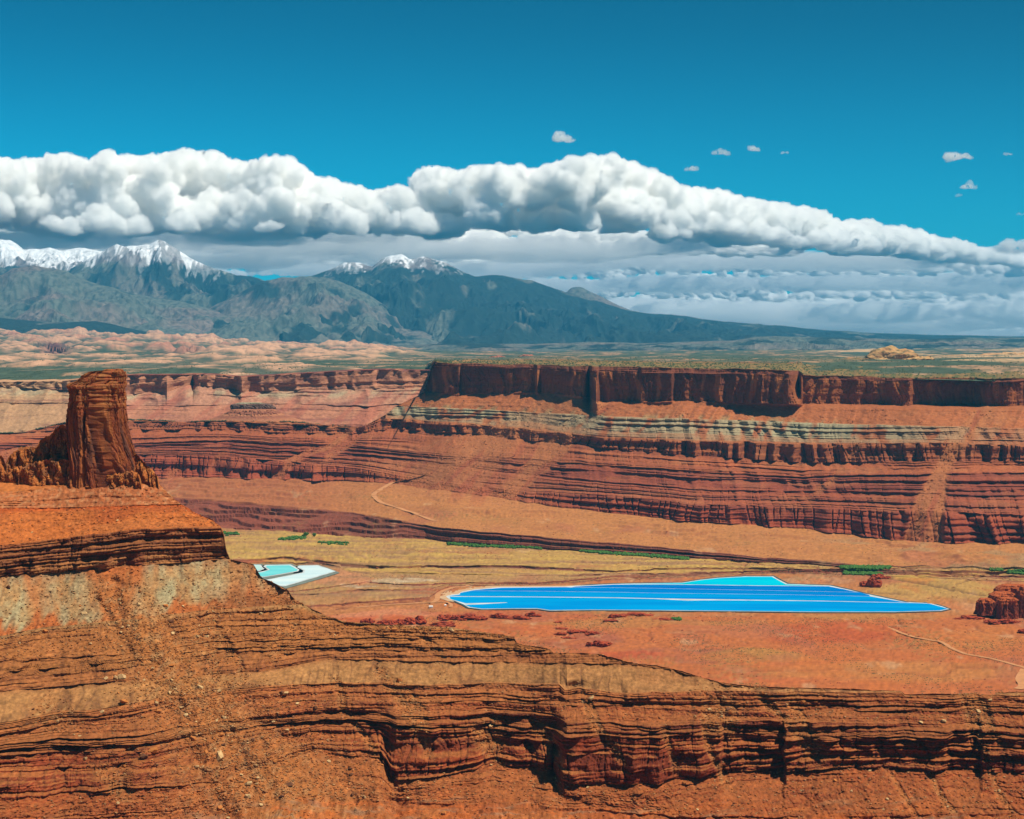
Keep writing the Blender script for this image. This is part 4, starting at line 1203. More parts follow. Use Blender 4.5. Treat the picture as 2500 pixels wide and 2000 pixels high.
ENV_L = [(-160, 400), (-60, 396), (0, 393), (29, 399), (70, 396), (116, 387), (168, 390), (200, 402), (220, 407), (255, 384), (301, 381), (340, 388), (371, 393), (400, 382), (429, 374), (481, 375), (522, 387), (557, 399),
         (603, 404), (655, 390), (696, 393), (730, 413), (748, 445), (794, 445), (841, 459), (887, 474), (951, 465), (1009, 468), (1038, 491), (1061, 509), (1090, 530), (1130, 545)]
bank("cumulus_cloud", ENV_L, [(-160, 575), (300, 575), (600, 572), (900, 565), (1130, 560)], [(-160, 80000), (1130, 84000)], 900, 62, 11, rr=(12, 46),
     label="long towering white cumulus bank above the snowy mountains on the left", cat="cloud", L=1000, fringe=70.0)
ENV_R = [(1030, 424), (1045, 418), (1073, 416), (1095, 424), (1113, 433), (1154, 416), (1200, 418), (1250, 416), (1308, 413), (1350, 410), (1378, 404), (1401, 390), (1430, 396), (1453, 390), (1499, 387), (1520, 394), (1540, 404), (1598, 428),
         (1625, 440), (1644, 459), (1714, 468), (1760, 474), (1801, 486), (1876, 500), (1935, 508), (1992, 520), (2027, 543), (2070, 548), (2114, 546), (2149, 567), (2207, 561), (2247, 572), (2276, 590), (2340, 590), (2369, 613), (2438, 616), (2500, 625), (2640, 634)]
bank("cumulus_cloud", ENV_R, [(1030, 500), (1130, 530), (1400, 560), (1700, 600), (2000, 620), (2300, 645), (2640, 668)], [(1030, 84000), (1400, 82000), (2000, 98000), (2640, 128000)], 900, 68, 12, rr=(11, 42),
     label="long white cumulus bank sloping down from the centre to the right edge", cat="cloud", L=1050, fringe=70.0)
# rows that sink towards the horizon behind the nearer banks
ROWS_MORE = [
    ([(-160, 545), (0, 540), (200, 552), (420, 545), (640, 556), (880, 545), (1080, 540), (1160, 560), (1220, 585)], [(-160, 590), (1220, 594)], 93000, 420, 21,
     "broad grey-white cloud deck directly behind the tall banks"),
    ([(-160, 612), (150, 604), (330, 618), (560, 604), (800, 596), (1000, 600), (1180, 604), (1300, 615), (1420, 640)], [(-160, 650), (900, 655), (1420, 652)], 118000, 420, 22,
     "pale cloud deck just above the mountain tops"),
    ([(1230, 655), (1330, 650), (1480, 645), (1650, 640), (1800, 646), (2000, 660), (2200, 672), (2400, 668), (2640, 668)], [(1230, 700), (2640, 705)], 160000, 360, 23,
     "broken cloud row halfway down to the horizon on the right"),
]
rows_ = [
    ([(-160, 590), (100, 583), (300, 592), (520, 585), (760, 580), (980, 588), (1120, 590), (1200, 612)], [(-160, 618), (1200, 626)], 104000, 240, 13,
     "flat grey-white cloud layer under the tall left bank"),
    ([(500, 655), (560, 640), (640, 632), (700, 630), (760, 640), (790, 655)], [(500, 684), (790, 682)], 150000, 70, 14, "soft cream cloud in the gap between the two snowy mountains"),
    ([(1180, 640), (1260, 620), (1420, 612), (1560, 604), (1700, 610), (1850, 618), (2000, 632), (2200, 648), (2350, 650), (2500, 646), (2640, 650)], [(1180, 668), (1900, 672), (2640, 690)], 135000, 260, 15,
     "second row of flat-based clouds beneath the sloping bank"),
    ([(1420, 706), (1500, 690), (1620, 676), (1760, 668), (1850, 690), (1900, 664), (1960, 668), (1985, 690), (2100, 688), (2190, 700), (2320, 690), (2440, 700), (2640, 690)], [(1420, 724), (2640, 728)], 190000, 260, 16,
     "third row of small bright clouds lower towards the horizon"),
    ([(1330, 740), (1500, 724), (1700, 728), (1900, 722), (2100, 730), (2300, 722), (2500, 726), (2640, 722)], [(1330, 752), (2640, 756)], 250000, 200, 17,
     "lowest faint row of clouds just above the horizon"),
]
rows_ += ROWS_MORE
rows_ += [
    ([(1080, 560), (1160, 545), (1260, 548), (1360, 560), (1460, 556), (1580, 566), (1700, 580), (1850, 590), (1960, 600)], [(1080, 600), (1960, 634)], 99000, 330, 31, "bright puffs under the centre of the sloping bank"),
    ([(1500, 625), (1600, 612), (1760, 618), (1900, 612), (2050, 628), (2200, 636), (2400, 640), (2640, 650)], [(1500, 655), (2640, 682)], 122000, 330, 32, "bright puffs under the right part of the sloping bank"),
    ([(1180, 700), (1260, 690), (1400, 684), (1560, 690), (1700, 684), (1900, 694), (2100, 704), (2300, 700), (2640, 706)], [(1180, 722), (2640, 734)], 172000, 330, 33, "small bright puffs in the lower sky right of the mountains"),
    ([(1560, 722), (1700, 712), (1900, 718), (2100, 712), (2300, 720), (2640, 716)], [(1560, 742), (2640, 746)], 215000, 260, 34, "smallest bright puffs near the right horizon"),
]
for env, bs, Yc_, n_, sd, lb in rows_:
    far_ = Yc_ > 130000
    puffy = sd != 14
    bank("clouds", env, bs, [(env[0][0], Yc_), (env[-1][0], Yc_ * 1.05)], n_ if puffy else n_ // 2, Yc_ / FPX * (4.2 if puffy else 5.5), sd, rr=((8, 24) if Yc_ < 120000 else (5, 17)) if puffy else (9, 30) if not far_ else (6, 18), L=Yc_ / (150 if puffy else 80), depth=2.5 if not puffy else 1.6, mat=M_PUFF if puffy else M_DECK, fl_=(.6, .9) if puffy else (.45, .8) if not far_ else (.35, .6), label=lb, kind="stuff", one=False)

SHEETS = [  # thin grey veils hanging under and behind the banks: px, py, half widths in px, distance
    (300, 585, 620, 16, 90000), (900, 600, 420, 20, 96000), (1250, 610, 420, 26, 100000), (1050, 660, 330, 16, 120000), (1750, 640, 560, 16, 120000), (2150, 690, 560, 14, 140000),
    (1500, 700, 380, 13, 150000), (250, 640, 420, 12, 100000), (2200, 770, 700, 30, 190000), (1700, 760, 560, 26, 200000), (600, 625, 340, 12, 110000), (2350, 800, 520, 26, 240000)]
r_ = np.random.default_rng(9)
for i, (cx, cyy, rx, ry, Yc_) in enumerate(SHEETS):
    m_ = Yc_ / FPX
    bl = []
    for j in range(26):
        u = r_.uniform(-1, 1)
        p = at(cx + u * rx, cyy + r_.normal(0, .25) * ry, Y=Yc_ + r_.uniform(-1, 1) * 9000)
        bl.append((p[0], p[1], p[2], rx * r_.uniform(.16, .34) * m_, .05 + .11 * ry / 16 * 60 / (rx * .25)))
    cloud("cloud_haze", bl, m_ * 7, None, disp=.5, L=m_ * 60, mat=M_VEIL, label=["thin grey veil under the left cloud bank", "grey veil above the gap between the mountains", "wide grey veil band right of the centre", "pale veil just above the round hill", "long pale veil on the right",
        "faint veil near the right edge", "low faint veil over the forested ridge", "veil behind the snowy left peaks", "lowest veil along the right horizon", "lowest veil right of the pinkish peak", "thin veil over the pyramid mountain's right shoulder", "pale veil lying on the right horizon"][i], kind="stuff", one=False)

small = [(1370, 333, 52, 16, "small lone white cloud high above the middle of the cloud bank"),
         (1828, 361, 52, 12, "small white cloud with a bumpy top, larger of the pair right of centre"),
         (1755, 373, 20, 6, "tiny faint cloud just left of the bumpy small cloud"),
         (1707, 409, 40, 10, "small grey-white lens of cloud above the sloping bank"),
         (1917, 374, 8, 4, "tiny speck of cloud right of the bumpy small cloud"),
         (2335, 374, 54, 20, "largest ragged white puff near the upper right"),
         (2458, 376, 13, 4, "tiny cloud wisp at the far right of the sky"),
         (2367, 452, 42, 12, "flat-based small cloud under the ragged puff"),
         (2335, 477, 14, 4, "tiny cloud wisp under the flat-based small cloud"),
         (2470, 592, 66, 34, "rounded white cloud touching the right edge of the view"),
         (2494, 521, 14, 6, "small faint puff on the right edge above the rounded cloud")]
r_ = np.random.default_rng(5)
for cx, cyy, rx, ry, lb in small:
    Yc_ = 76000.0
    mp_ = Yc_ / FPX
    bl = []
    for i in range(26 if rx > 18 else 8):
        a = r_.uniform(-1, 1)
        hh = ry * (1 - abs(a) ** 1.6) * r_.uniform(.5, 1.0)
        r = max(hh * .7, 3.0)
        p = at(cx + a * rx * .86, cyy + ry * .75 - r * r_.uniform(.4, 1.3), Y=Yc_ + r_.uniform(-1, 1) * rx * .5 * mp_)
        bl.append((p[0], p[1], p[2], r * mp_, .8))
    cloud("small_cloud", bl, mp_ * 1.8, pz(cyy + ry * .75, Yc_), disp=1.1, mat=M_FRINGE, L=420 if rx > 18 else 200, fringe=0.0, label=lb, cat="cloud", group="small lone clouds in the blue sky")

# ------------------------------------------------------------------ HAZE
hz = mat_base("haze_air")
m, nt, b = hz
nt.nodes.remove(b)
o_ = [n for n in nt.nodes if n.type == 'OUTPUT_MATERIAL'][0]
pv = nt.nodes.new("ShaderNodeVolumePrincipled")
pv.inputs["Color"].default_value = (.07, .54, .96, 1)
pv.inputs["Density"].default_value = 1.35e-5
pv.inputs["Anisotropy"].default_value = .2
nt.links.new(pv.outputs[0], o_.inputs["Volume"])
bx = [(-70000, -15000, -17), (70000, -15000, -17), (70000, 74500, -17), (-70000, 74500, -17), (-70000, -15000, 2950), (70000, -15000, 2950), (70000, 74500, 2950), (-70000, 74500, 2950)]
bf = [(0, 3, 2, 1), (4, 5, 6, 7), (0, 1, 5, 4), (1, 2, 6, 5), (2, 3, 7, 6), (3, 0, 4, 7)]
tag(raw_mesh("haze", bx, bf, m), kind="stuff", label="thin blue air that fades the far land")

# PART6

# ------------------------------------------------------------------ THE TOWER AND ITS CRAGS
def icosphere(sub):
    b = bmesh.new(); bmesh.ops.create_icosphere(b, subdivisions=sub, radius=1.0)
    v = np.array([q.co[:] for q in b.verts]); f = np.array([[q.index for q in t.verts] for t in b.faces]); b.free()
    return v, f


def column_rock(name, parent, lr, Yc, depth, nth, nz, seed, colf, expo=3.6, disp=1.0, mat=None, tilt=0.0, ledge=1.0, loc=None, rot=0.0, slab=0.0):
    """A free-standing rock whose left and right outline is traced: lr = [(py, px_left, px_right)] from the top down."""
    lr = np.array(lr, float)
    pys = np.linspace(lr[0, 0], lr[-1, 0], nz)
    pl_, pr_ = np.interp(pys, lr[:, 0], lr[:, 1]), np.interp(pys, lr[:, 0], lr[:, 2])
    th = np.linspace(0, 2 * np.pi, nth, endpoint=False)
    ct, st = np.cos(th), np.sin(th)
    se = lambda c: np.sign(c) * np.abs(c) ** (2.0 / expo)
    t = zr(pys)
    z = CAM_Z + Yc * t
    cx = (xr(pl_, t) + xr(pr_, t)) / 2 * Yc
    a = (xr(pr_, t) - xr(pl_, t)) / 2 * Yc
    dfrac = np.clip(a / a.max(), .2, 1)
    bb = depth * dfrac ** .6
    aa = np.maximum((a - bb * abs(math.sin(rot))) / math.cos(rot), a * .3)
    lx, ly = aa[:, None] * se(ct)[None], bb[:, None] * se(st)[None]
    Xg = cx[:, None] + lx * math.cos(rot) - ly * math.sin(rot)
    Yg = Yc + lx * math.sin(rot) + ly * math.cos(rot) + tilt * (z[:, None] - z[-1])
    Zg = z[:, None] + 0 * Xg
    arc = np.cumsum(np.hypot(np.diff(Xg[nz // 2], append=Xg[nz // 2][0]), np.diff(Yg[nz // 2], append=Yg[nz // 2][0])))[None] + 0 * Xg
    hgt = (Zg - z[-1]) / (z[0] - z[-1])
    R0 = np.sqrt((Xg - cx[:, None]) ** 2 + (Yg - Yc) ** 2) + 1e-6
    ux, uy = (Xg - cx[:, None]) / R0, (Yg - Yc) / R0
    d = -1.6 * disp * cracks(arc + 2 * n2(Zg / 12, arc / 20, seed), Zg, 7.5, seed + 1)
    if slab:
        aw = arc + 3 * n2(Zg / 25, arc / 30, seed + 30)
        d = d * .45 + slab * (np.round(n2(aw / 17, Zg / 110, seed + 31) * 4) / 4 * 5.0 + np.round(n2(aw / 5, Zg / 26, seed + 32) * 3) / 3 * 1.6 + 1.0)
        d = d + disp * (.5 * n2(arc / 9, Zg / 40, seed + 2) + .25 * n2(arc / 3.5, Zg / 7, seed + 3)) - disp * .8
    else:
        d = d + disp * (1.6 * n2(arc / 9, Zg / 60, seed + 2) + .8 * n2(arc / 3.5, Zg / 14, seed + 3)) - disp * .8
    q = np.round(n2(arc / 6.5, np.floor(Zg / 7 + .6 * n2(arc / 15, Zg / 30, seed + 9)) * 2.7, seed + 4) * 4) / 4
    d = d + disp * ledge * 2.2 * q * (.06 + .94 * sst(.6, .8, hgt))
    d = d + disp * ledge * sst(.6, .85, hgt) * (1.3 * beds(Zg, arc, 5.0, 60, seed + 5) - 1.0)
    d = d + disp * (.5 if not slab else .3) * fbm(arc / 2.2, Zg / 3.5, 3, seed + 6)
    if slab:                         # the one deep chimney crack down the front face
        xc = tab(Zg, [(z[-1], at(213, 1160, Y=Yc)[0]), (z[0], at(224, 960, Y=Yc)[0])])
        d = d - 5.5 * np.exp(-((Xg - xc + .8 * n2(Zg / 8, Zg / 8, seed + 40)) / 1.1) ** 2) * (Yg < Yc) * sst(.72, .62, hgt)
    d = np.maximum(d, -.6 * R0)
    Xg, Yg = Xg + ux * d, Yg + uy * d
    P = np.stack([Xg, Yg, Zg], -1)
    Cc = colf(P, arc, hgt, d, seed)
    # roof: rings closing on the centre
    top = P[0]
    ctr = top.mean(0)
    rings, rc = [], []
    for s_ in (.86, .6, .3, .04):
        r_ = ctr + (top - ctr) * s_
        r_[:, 2] = top[:, 2].mean() + 1.0 * n2(r_[:, 0] / 3, r_[:, 1] / 3, seed + 7) * (1 if s_ > .1 else 0) + .8
        rings.append(r_); rc.append(Cc[0])
    P = np.concatenate([np.array(rings[::-1]), P]); Cc = np.concatenate([np.array(rc[::-1]), Cc])
    R = P.shape[0]
    idx = np.arange(R * nth).reshape(R, nth)
    nxt = np.roll(idx, -1, 1)
    f = np.stack([idx[:-1], idx[1:], nxt[1:], nxt[:-1]], -1).reshape(-1, 4)
    return raw_mesh(name, P.reshape(-1, 3), f, mat or M_NEAR, np.clip(Cc.reshape(-1, 3), .004, .85), parent, False,
                    loc=tuple(loc if loc is not None else (float(ctr[0]), float(ctr[1]), float(z[-1]))))


def tower_col(P, arc, hgt, d, seed):
    C = np.ones(P.shape) * alb(170, 90, 52)
    C = mixc(C, alb(196, 118, 62), sst(0, .5, fbm(arc / 7, P[..., 2] / 45, 4, seed + 20)) * .8)
    C = mixc(C, alb(96, 64, 54), sst(-.1, .45, fbm(arc / 5 + 9, P[..., 2] / 60, 4, seed + 21)) * .8 * sst(.75, .6, hgt))
    C = mixc(C, alb(186, 124, 72), sst(.62, .8, hgt + .06 * n2(arc / 9, P[..., 2] / 9, seed + 22)) * sst(-.3, .4, fbm(arc / 4, P[..., 2] / 4, 3, seed + 23)) * .8)
    return C


def crag_col(P, arc, hgt, d, seed):
    C = np.ones(P.shape) * alb(210, 138, 66)
    C = mixc(C, alb(158, 96, 58), sst(-.05, .4, fbm(arc / 5, P[..., 2] / 20, 4, seed + 20)) * .85)
    C = mixc(C, alb(228, 168, 88), sst(.1, .5, fbm(arc / 4, P[..., 2] / 5, 3, seed + 21)) * .6)
    return C


YT = 1838.0
tower_lr = [(904, 252, 298), (907, 215, 303), (917, 199, 307), (930, 187, 308), (936, 166, 308), (941, 160, 308), (960, 165, 309), (975, 164, 309), (1005, 158, 312), (1040, 157, 316),
            (1060, 160, 321), (1080, 162, 328), (1105, 164, 337), (1133, 165, 346), (1170, 166, 352), (1215, 166, 356)]
tw = column_rock("rock_tower", butte, tower_lr, YT, 25, 460, 250, 600, tower_col, expo=6.0, disp=.9, ledge=1.25, mat=M_TOWER, rot=math.radians(12), slab=1.0)
tag(tw, label="square dark-varnished sandstone tower")


def crag_wall(name, x0, x1, top, base, Yc, lean, seed, n, rows, label=None):
    """jagged spur of shattered rock: front face, crest and back of one body"""
    px = np.linspace(x0, x1, n)
    tp, bp = tab(px, top), tab(px, base)
    tp = tp + 4.0 * np.round(n2(px / 8.0, px * 0, seed) * 3) / 3 + 1.6 * fbm(px / 9, px * 0 + 3, 3, seed + 1)
    endf = sst(0, .05, (px - x0) / (x1 - x0)) * sst(0, .04, (x1 - px) / (x1 - x0))
    tp = bp - np.maximum(bp - tp, 1.0) * (.05 + .95 * endf)
    u = np.linspace(0, 1, rows)[:, None]
    py = bp + (tp - bp) * u
    Yc_ = tab(px, Yc) if isinstance(Yc, list) else Yc
    Yf = Yc_ + lean * u ** 1.3 * ((bp - tp) / 100.0)
    t = zr(py)
    X, Z = Yf * xr(px[None], t), CAM_Z + Yf * t
    out = 3.0 * np.floor(n2(X / 7 + .25 * Z / 7, Z / 16, seed + 2) * 5) / 5 * 1.5 + 1.6 * np.floor(n2(X / 3.2, Z / 6, seed + 3) * 4) / 4
    out = out + 4.5 * fbm(X / 20, Z / 34, 2, seed + 4) - 2.4 * cracks(X + 2 * n2(Z / 9, X / 9, seed + 5), Z, 5.0, seed + 6) + .6 * fbm(X / 2, Z / 2, 3, seed + 7)
    out = out * sst(1, .93, u) + 0 * X
    F = np.stack([X, Yf - out, Z], -1)
    k = 12
    ub = np.linspace(0, 1, k + 1)[1:, None, None]
    top_ = F[-1][None]
    B = top_ + ub * np.stack([np.zeros(n), 14 + 0 * px, -(Z[-1] - Z[0] + 6)], -1)[None]
    B[..., 1] += 5 * np.sin(ub[..., 0] * np.pi)
    P = np.concatenate([F, B])
    C = np.ones(P.shape) * alb(208, 122, 60)
    nn = fbm(P[..., 0] / 6, P[..., 2] / 9, 4, seed + 8)
    C = mixc(C, alb(146, 80, 50), sst(.0, .4, nn) * .7)
    C = mixc(C, alb(226, 150, 78), sst(.1, .5, fbm(P[..., 0] / 4, P[..., 2] / 4, 3, seed + 9)) * .7)
    C = mixc(C, alb(140, 96, 70), sst(.1, .4, fbm(P[..., 0] / 9, P[..., 2] / 14, 3, seed + 10)) * .6)
    o = grid_mesh(name, P, np.clip(C, .004, .85), M_NEAR, None, butte, loc=tuple(P[0, n // 2]))
    return tag(o, label=label)


crag_wall("crag", -60, 172, [(-60, 1106), (4, 1112), (9, 1118), (13, 1132), (22, 1116), (32, 1103), (53, 1090), (72, 1091), (86, 1094), (96, 1080), (104, 1070), (112, 1066), (128, 1058), (136, 1046), (144, 1040), (160, 1036), (172, 1036)],
          [(-60, 1210), (12, 1206), (83, 1204), (150, 1192), (172, 1190)], [(-60, 1820), (172, 1823)], 10, 640, 260, 84, "jagged golden shoulder left of the tower")
crag_wall("crag", 40, 240, [(40, 1150), (70, 1132), (100, 1126), (130, 1118), (160, 1122), (185, 1140), (205, 1152), (240, 1160)], [(40, 1212), (240, 1186)], 1814, 9, 670, 210, 50, "lower golden crag with dark facets")
crag_wall("crag", 268, 388, [(268, 1168), (290, 1152), (302, 1128), (318, 1114), (332, 1108), (346, 1122), (358, 1137), (372, 1146), (380, 1158), (388, 1172)], [(268, 1190), (388, 1196)], 1822, 10, 700, 170, 60, "golden broken shoulder right of the tower")
crag_wall("crag", 225, 345, [(225, 1168), (250, 1160), (280, 1158), (310, 1150), (330, 1152), (345, 1166)], [(225, 1188), (345, 1194)], 1813, 6, 730, 130, 30, "low shattered step at the tower's foot")

# small capped butte in the middle distance
sb = empty("small_mesa", tuple(at(618, 1030, Y=7150)), label="small lone flat-capped butte with a greenish rim in the middle distance", cat="butte")


def skirt_col(P, arc, hgt, d, seed):
    C = np.ones(P.shape) * alb(208, 138, 96)
    return mixc(C, alb(140, 76, 66), .6 * beds(P[..., 2], arc * 0, 9.0, 300, seed + 2, 3))


def cap_col(P, arc, hgt, d, seed):
    C = np.ones(P.shape) * alb(128, 98, 84)
    return mixc(C, alb(176, 170, 136), sst(.93, .99, hgt))


column_rock("talus_slope", sb, [(1000, 566, 672), (1012, 545, 692), (1026, 505, 735), (1050, 440, 800)], 7080, 170, 150, 40, 760, skirt_col, expo=2.2, disp=.9, mat=M_MID, ledge=3.0)
column_rock("cap_rock", sb, [(984, 580, 640), (988, 563, 664), (995, 562, 674), (1003, 566, 672)], 7150, 60, 120, 20, 770, cap_col, expo=2.6, disp=3.4, mat=M_MID)

# sandy dome on the far plateau and the pink slab beyond the mesa


def dome_rock(name, px, py_base, rx, h_px, Yc_, colr, seed, depthf=.7, sub=5, parts=None, rough=.10, pw=1.0, **tags):
    v, f = icosphere(sub)
    m = Yc_ / FPX
    base = at(px, py_base, Y=Yc_)
    x, y, z = v.T
    n = fbm(x * 1.7 + seed, z * 2.3 + y, 4, seed) + fbm(y * 2.1 + seed, x * 1.3 - z, 4, seed + 1)
    r = 1 + rough * n * 2.2
    zz = np.sign(z) * np.abs(z) ** pw
    P = np.stack([x * r * rx * m, y * r * rx * m * depthf, zz * r * h_px * m], -1)
    H = h_px * m
    st_ = beds(P[:, 2] + 0.06 * H * n2(x * 2, y * 2, seed + 3), x * 0, H * .16, 50, seed + 2, 5)
    P[:, :2] *= (1 - .07 + .10 * st_)[:, None]
    P += base
    k = fbm(P[:, 0] / (rx * m * .3), P[:, 2] / (H * .2), 3, seed + 4)
    C = np.ones(P.shape) * alb(*colr[0])
    C = mixc(C, alb(*colr[1]), sst(-.1, .5, k + (st_ - .5) * .6) * .8)
    if len(colr) > 2: C = mixc(C, alb(*colr[2]), sst(.15, .45, n2(P[:, 0] / (rx * m * .12), P[:, 2] / (H * .1), seed + 5)) * .8)
    o = raw_mesh(name, P, f, M_MID if Yc_ > 3000 else M_NEAR, np.clip(C, .004, .85), None, False, loc=tuple(base))
    return tag(o, **tags)


SANDC = [(232, 180, 116), (206, 146, 92), (110, 118, 84)]
dome_rock("sandstone_dome", 2180, 893, 82, 44, 9000, SANDC, 701, label="bare sandy peak rising from dark green scrub on the right plateau", cat="dome", rough=.08, pw=1.5)
dome_rock("sandstone_dome", 2075, 895, 90, 20, 9050, [(150, 130, 90), (206, 150, 100), (92, 106, 76)], 702, label="low scrubby shoulder left of the bare sandy peak", cat="dome")
dome_rock("sandstone_dome", 2235, 893, 60, 24, 8950, SANDC, 703, label="smooth sandy shoulder right of the bare sandy peak", cat="dome")
for i, (cx, rx, h) in enumerate([(1965, 70, 9), (2330, 42, 13), (2375, 40, 11), (2420, 44, 15), (2466, 46, 18), (2520, 60, 20), (2300, 30, 8)]):
    dome_rock("sandstone_dome", cx, 879 + (3 if cx < 2000 else 0), rx, h, 12500, [(238, 186, 126), (222, 160, 108)], 710 + i, label="low glowing cream sandstone dome in the row along the right skyline of the plateau", cat="dome",
              group="row of cream domes at the right edge", sub=4)
PINK = [(220, 136, 100), (196, 112, 84)]
dome_rock("sandstone_dome", 1215, 881, 28, 11, 12800, PINK, 720, label="rounded left end of the long pink slab beyond the dark mesa", cat="dome", pw=.7)
dome_rock("sandstone_dome", 1285, 879, 26, 12, 12900, PINK, 721, label="rounded right end of the long pink slab beyond the dark mesa", cat="dome", pw=.8)
dome_rock("sandstone_dome", 1250, 881, 40, 8, 12850, PINK, 722, label="low middle of the long pink slab beyond the dark mesa", cat="dome", pw=.6)
dome_rock("sandstone_dome", 1160, 878, 20, 5, 12800, PINK, 723, label="small pink hump left of the long pink slab", cat="dome", sub=4)
dome_rock("sandstone_dome", 1680, 892, 45, 14, 9800, [(236, 170, 124), (222, 150, 110)], 724, label="salmon sand dome just behind the middle of the mesa top", cat="dome", sub=4)
dome_rock("sandstone_dome", 1600, 894, 60, 6, 9800, [(236, 170, 124), (222, 150, 110)], 725, label="flat salmon sand hump left of the salmon dome", cat="dome", sub=4)
dome_rock("sandstone_dome", 607, 877, 14, 11, 15000, [(196, 100, 80), (170, 86, 74)], 726, label="small red butte among the cream domes on the left", cat="dome", sub=4, pw=.7)
dome_rock("sandstone_dome", 656, 877, 7, 7, 15000, [(196, 100, 80), (170, 86, 74)], 727, label="tiny red knob right of the small red butte", cat="dome", sub=3, pw=.7)
dome_rock("sandstone_dome", 758, 895, 50, 14, 14000, [(238, 190, 146), (224, 168, 128)], 728, label="long cream dome on the dark scrub flat", cat="dome", sub=4)

# ------------------------------------------------------------------ PONDS
M_SALT = mat_flat("salt_crust", (.46, .50, .50), .8, .1, .03, .2)
M_LINER = mat_flat("dike_liner", tuple(alb(70, 88, 92)), .8, .2, .05, .2)
M_SAND = mat_flat("dike_sand", tuple(alb(224, 182, 140)), .9, .1, .05, .15)


def water(name, col, deep):
    m, nt, b = mat_base(name)
    N, L = nt.nodes.new, nt.links.new
    geo = N("ShaderNodeNewGeometry"); mp_ = N("ShaderNodeMapping"); mp_.inputs["Scale"].default_value = (.0035, .018, 1)
    n1 = N("ShaderNodeTexNoise"); n1.inputs["Scale"].default_value = 1.0; n1.inputs["Detail"].default_value = 4
    rp = N("ShaderNodeValToRGB")
    rp.color_ramp.elements[0].position = .4; rp.color_ramp.elements[0].color = (*deep, 1)
    rp.color_ramp.elements[1].position = .6; rp.color_ramp.elements[1].color = (*col, 1)
    L(geo.outputs["Position"], mp_.inputs[0]); L(mp_.outputs[0], n1.inputs["Vector"]); L(n1.outputs[0], rp.inputs[0]); L(rp.outputs[0], b.inputs["Base Color"])
    b.inputs["Roughness"].default_value = .35
    b.inputs["Specular IOR Level"].default_value = .0
    return m


from mathutils.geometry import tessellate_polygon


def flat_poly(name, pts, z, mat, parent=None, wob=0.0, seed=0, thick=0.0):
    """polygon traced in the photograph, laid on the level valley floor"""
    pts = np.array(pts, float)
    out = []
    for i in range(len(pts)):
        a, b = pts[i], pts[(i + 1) % len(pts)]
        k = max(1, int(abs(b - a).max() / 12))
        for j in range(k): out.append(a + (b - a) * j / k)
    out = np.array(out)
    if wob:
        out[:, 1] += wob * n2(out[:, 0] / 14, out[:, 1] / 3, seed)
        out[:, 0] += wob * 3 * n2(out[:, 0] / 14, out[:, 1] / 3, seed + 1)
    W3 = [Vector(at(x, y, z=z)) for x, y in out]
    tri = tessellate_polygon([W3])
    loc = np.mean([tuple(w) for w in W3], 0)
    return raw_mesh(name, [tuple(w) for w in W3], [tuple(t) for t in tri], mat, None, parent, False, loc=tuple(loc))


def grow(poly, gx, gy):
    p = np.array(poly, float); n = len(p); o = []
    for i in range(n):
        a, b = p[i - 1], p[(i + 1) % n]
        t = (b - a) * [1, 6.0]; t = t / (np.hypot(*t) + 1e-9)
        o.append((p[i][0] + t[1] * -gx * SG, p[i][1] + t[0] * gy * SG))
    return o


SG = 1.0
_area = np.sum(pin[:, 0] * np.roll(pin[:, 1], -1) - pin[:, 1] * np.roll(pin[:, 0], -1))
SG = 1.0 if _area < 0 else -1.0
lin = flat_poly("pond_bank_liner", grow(POND, 7, 2.4), .10, M_LINER)
tag(lin, label="dark lined dike around the big blue pond", cat="dike")
snd = flat_poly("pond_bank_sand", [(1068, 1459), (1066, 1452), (1078, 1445), (1100, 1437), (1150, 1432), (1230, 1430.5), (1381, 1430), (1430, 1428), (1381, 1433), (1230, 1434.5), (1170, 1438),
                                   (1135, 1443), (1130, 1450), (1104, 1452), (1092, 1457), (1110, 1470), (1095, 1468)], .25, M_SAND)
tag(snd, label="pale sandy rim curving round the left end of the blue pond", cat="bank")
salt = flat_poly("pond_salt_rim", grow(POND, 1.0, .35), .30, M_SALT, wob=.25, seed=5)
tag(salt, label="white salt rim and dikes of the big blue pond", cat="dike")
D2 = [(1395, 1434.2), (1500, 1434.8), (1600, 1436.2), (1843, 1441), (2100, 1446)]
D3 = [(1150, 1442.2), (1300, 1443.2), (1500, 1445.7), (1600, 1447.8), (1930, 1452), (2124, 1456)]
D4 = [(1094, 1455.6), (1300, 1456.8), (1500, 1458.8), (1600, 1461), (1640, 1461.6), (1700, 1462.6), (1991, 1466.6), (2222, 1471.6)]
D4b = [(2240, 1472.6), (1991, 1467.8), (1800, 1466), (1720, 1466), (1680, 1466.6), (1640, 1464.6), (1600, 1462.4), (1500, 1460.2), (1300, 1458.0), (1098, 1457)]
sh = lambda L_, d: [(a, b + d) for a, b in L_]
hf = .22
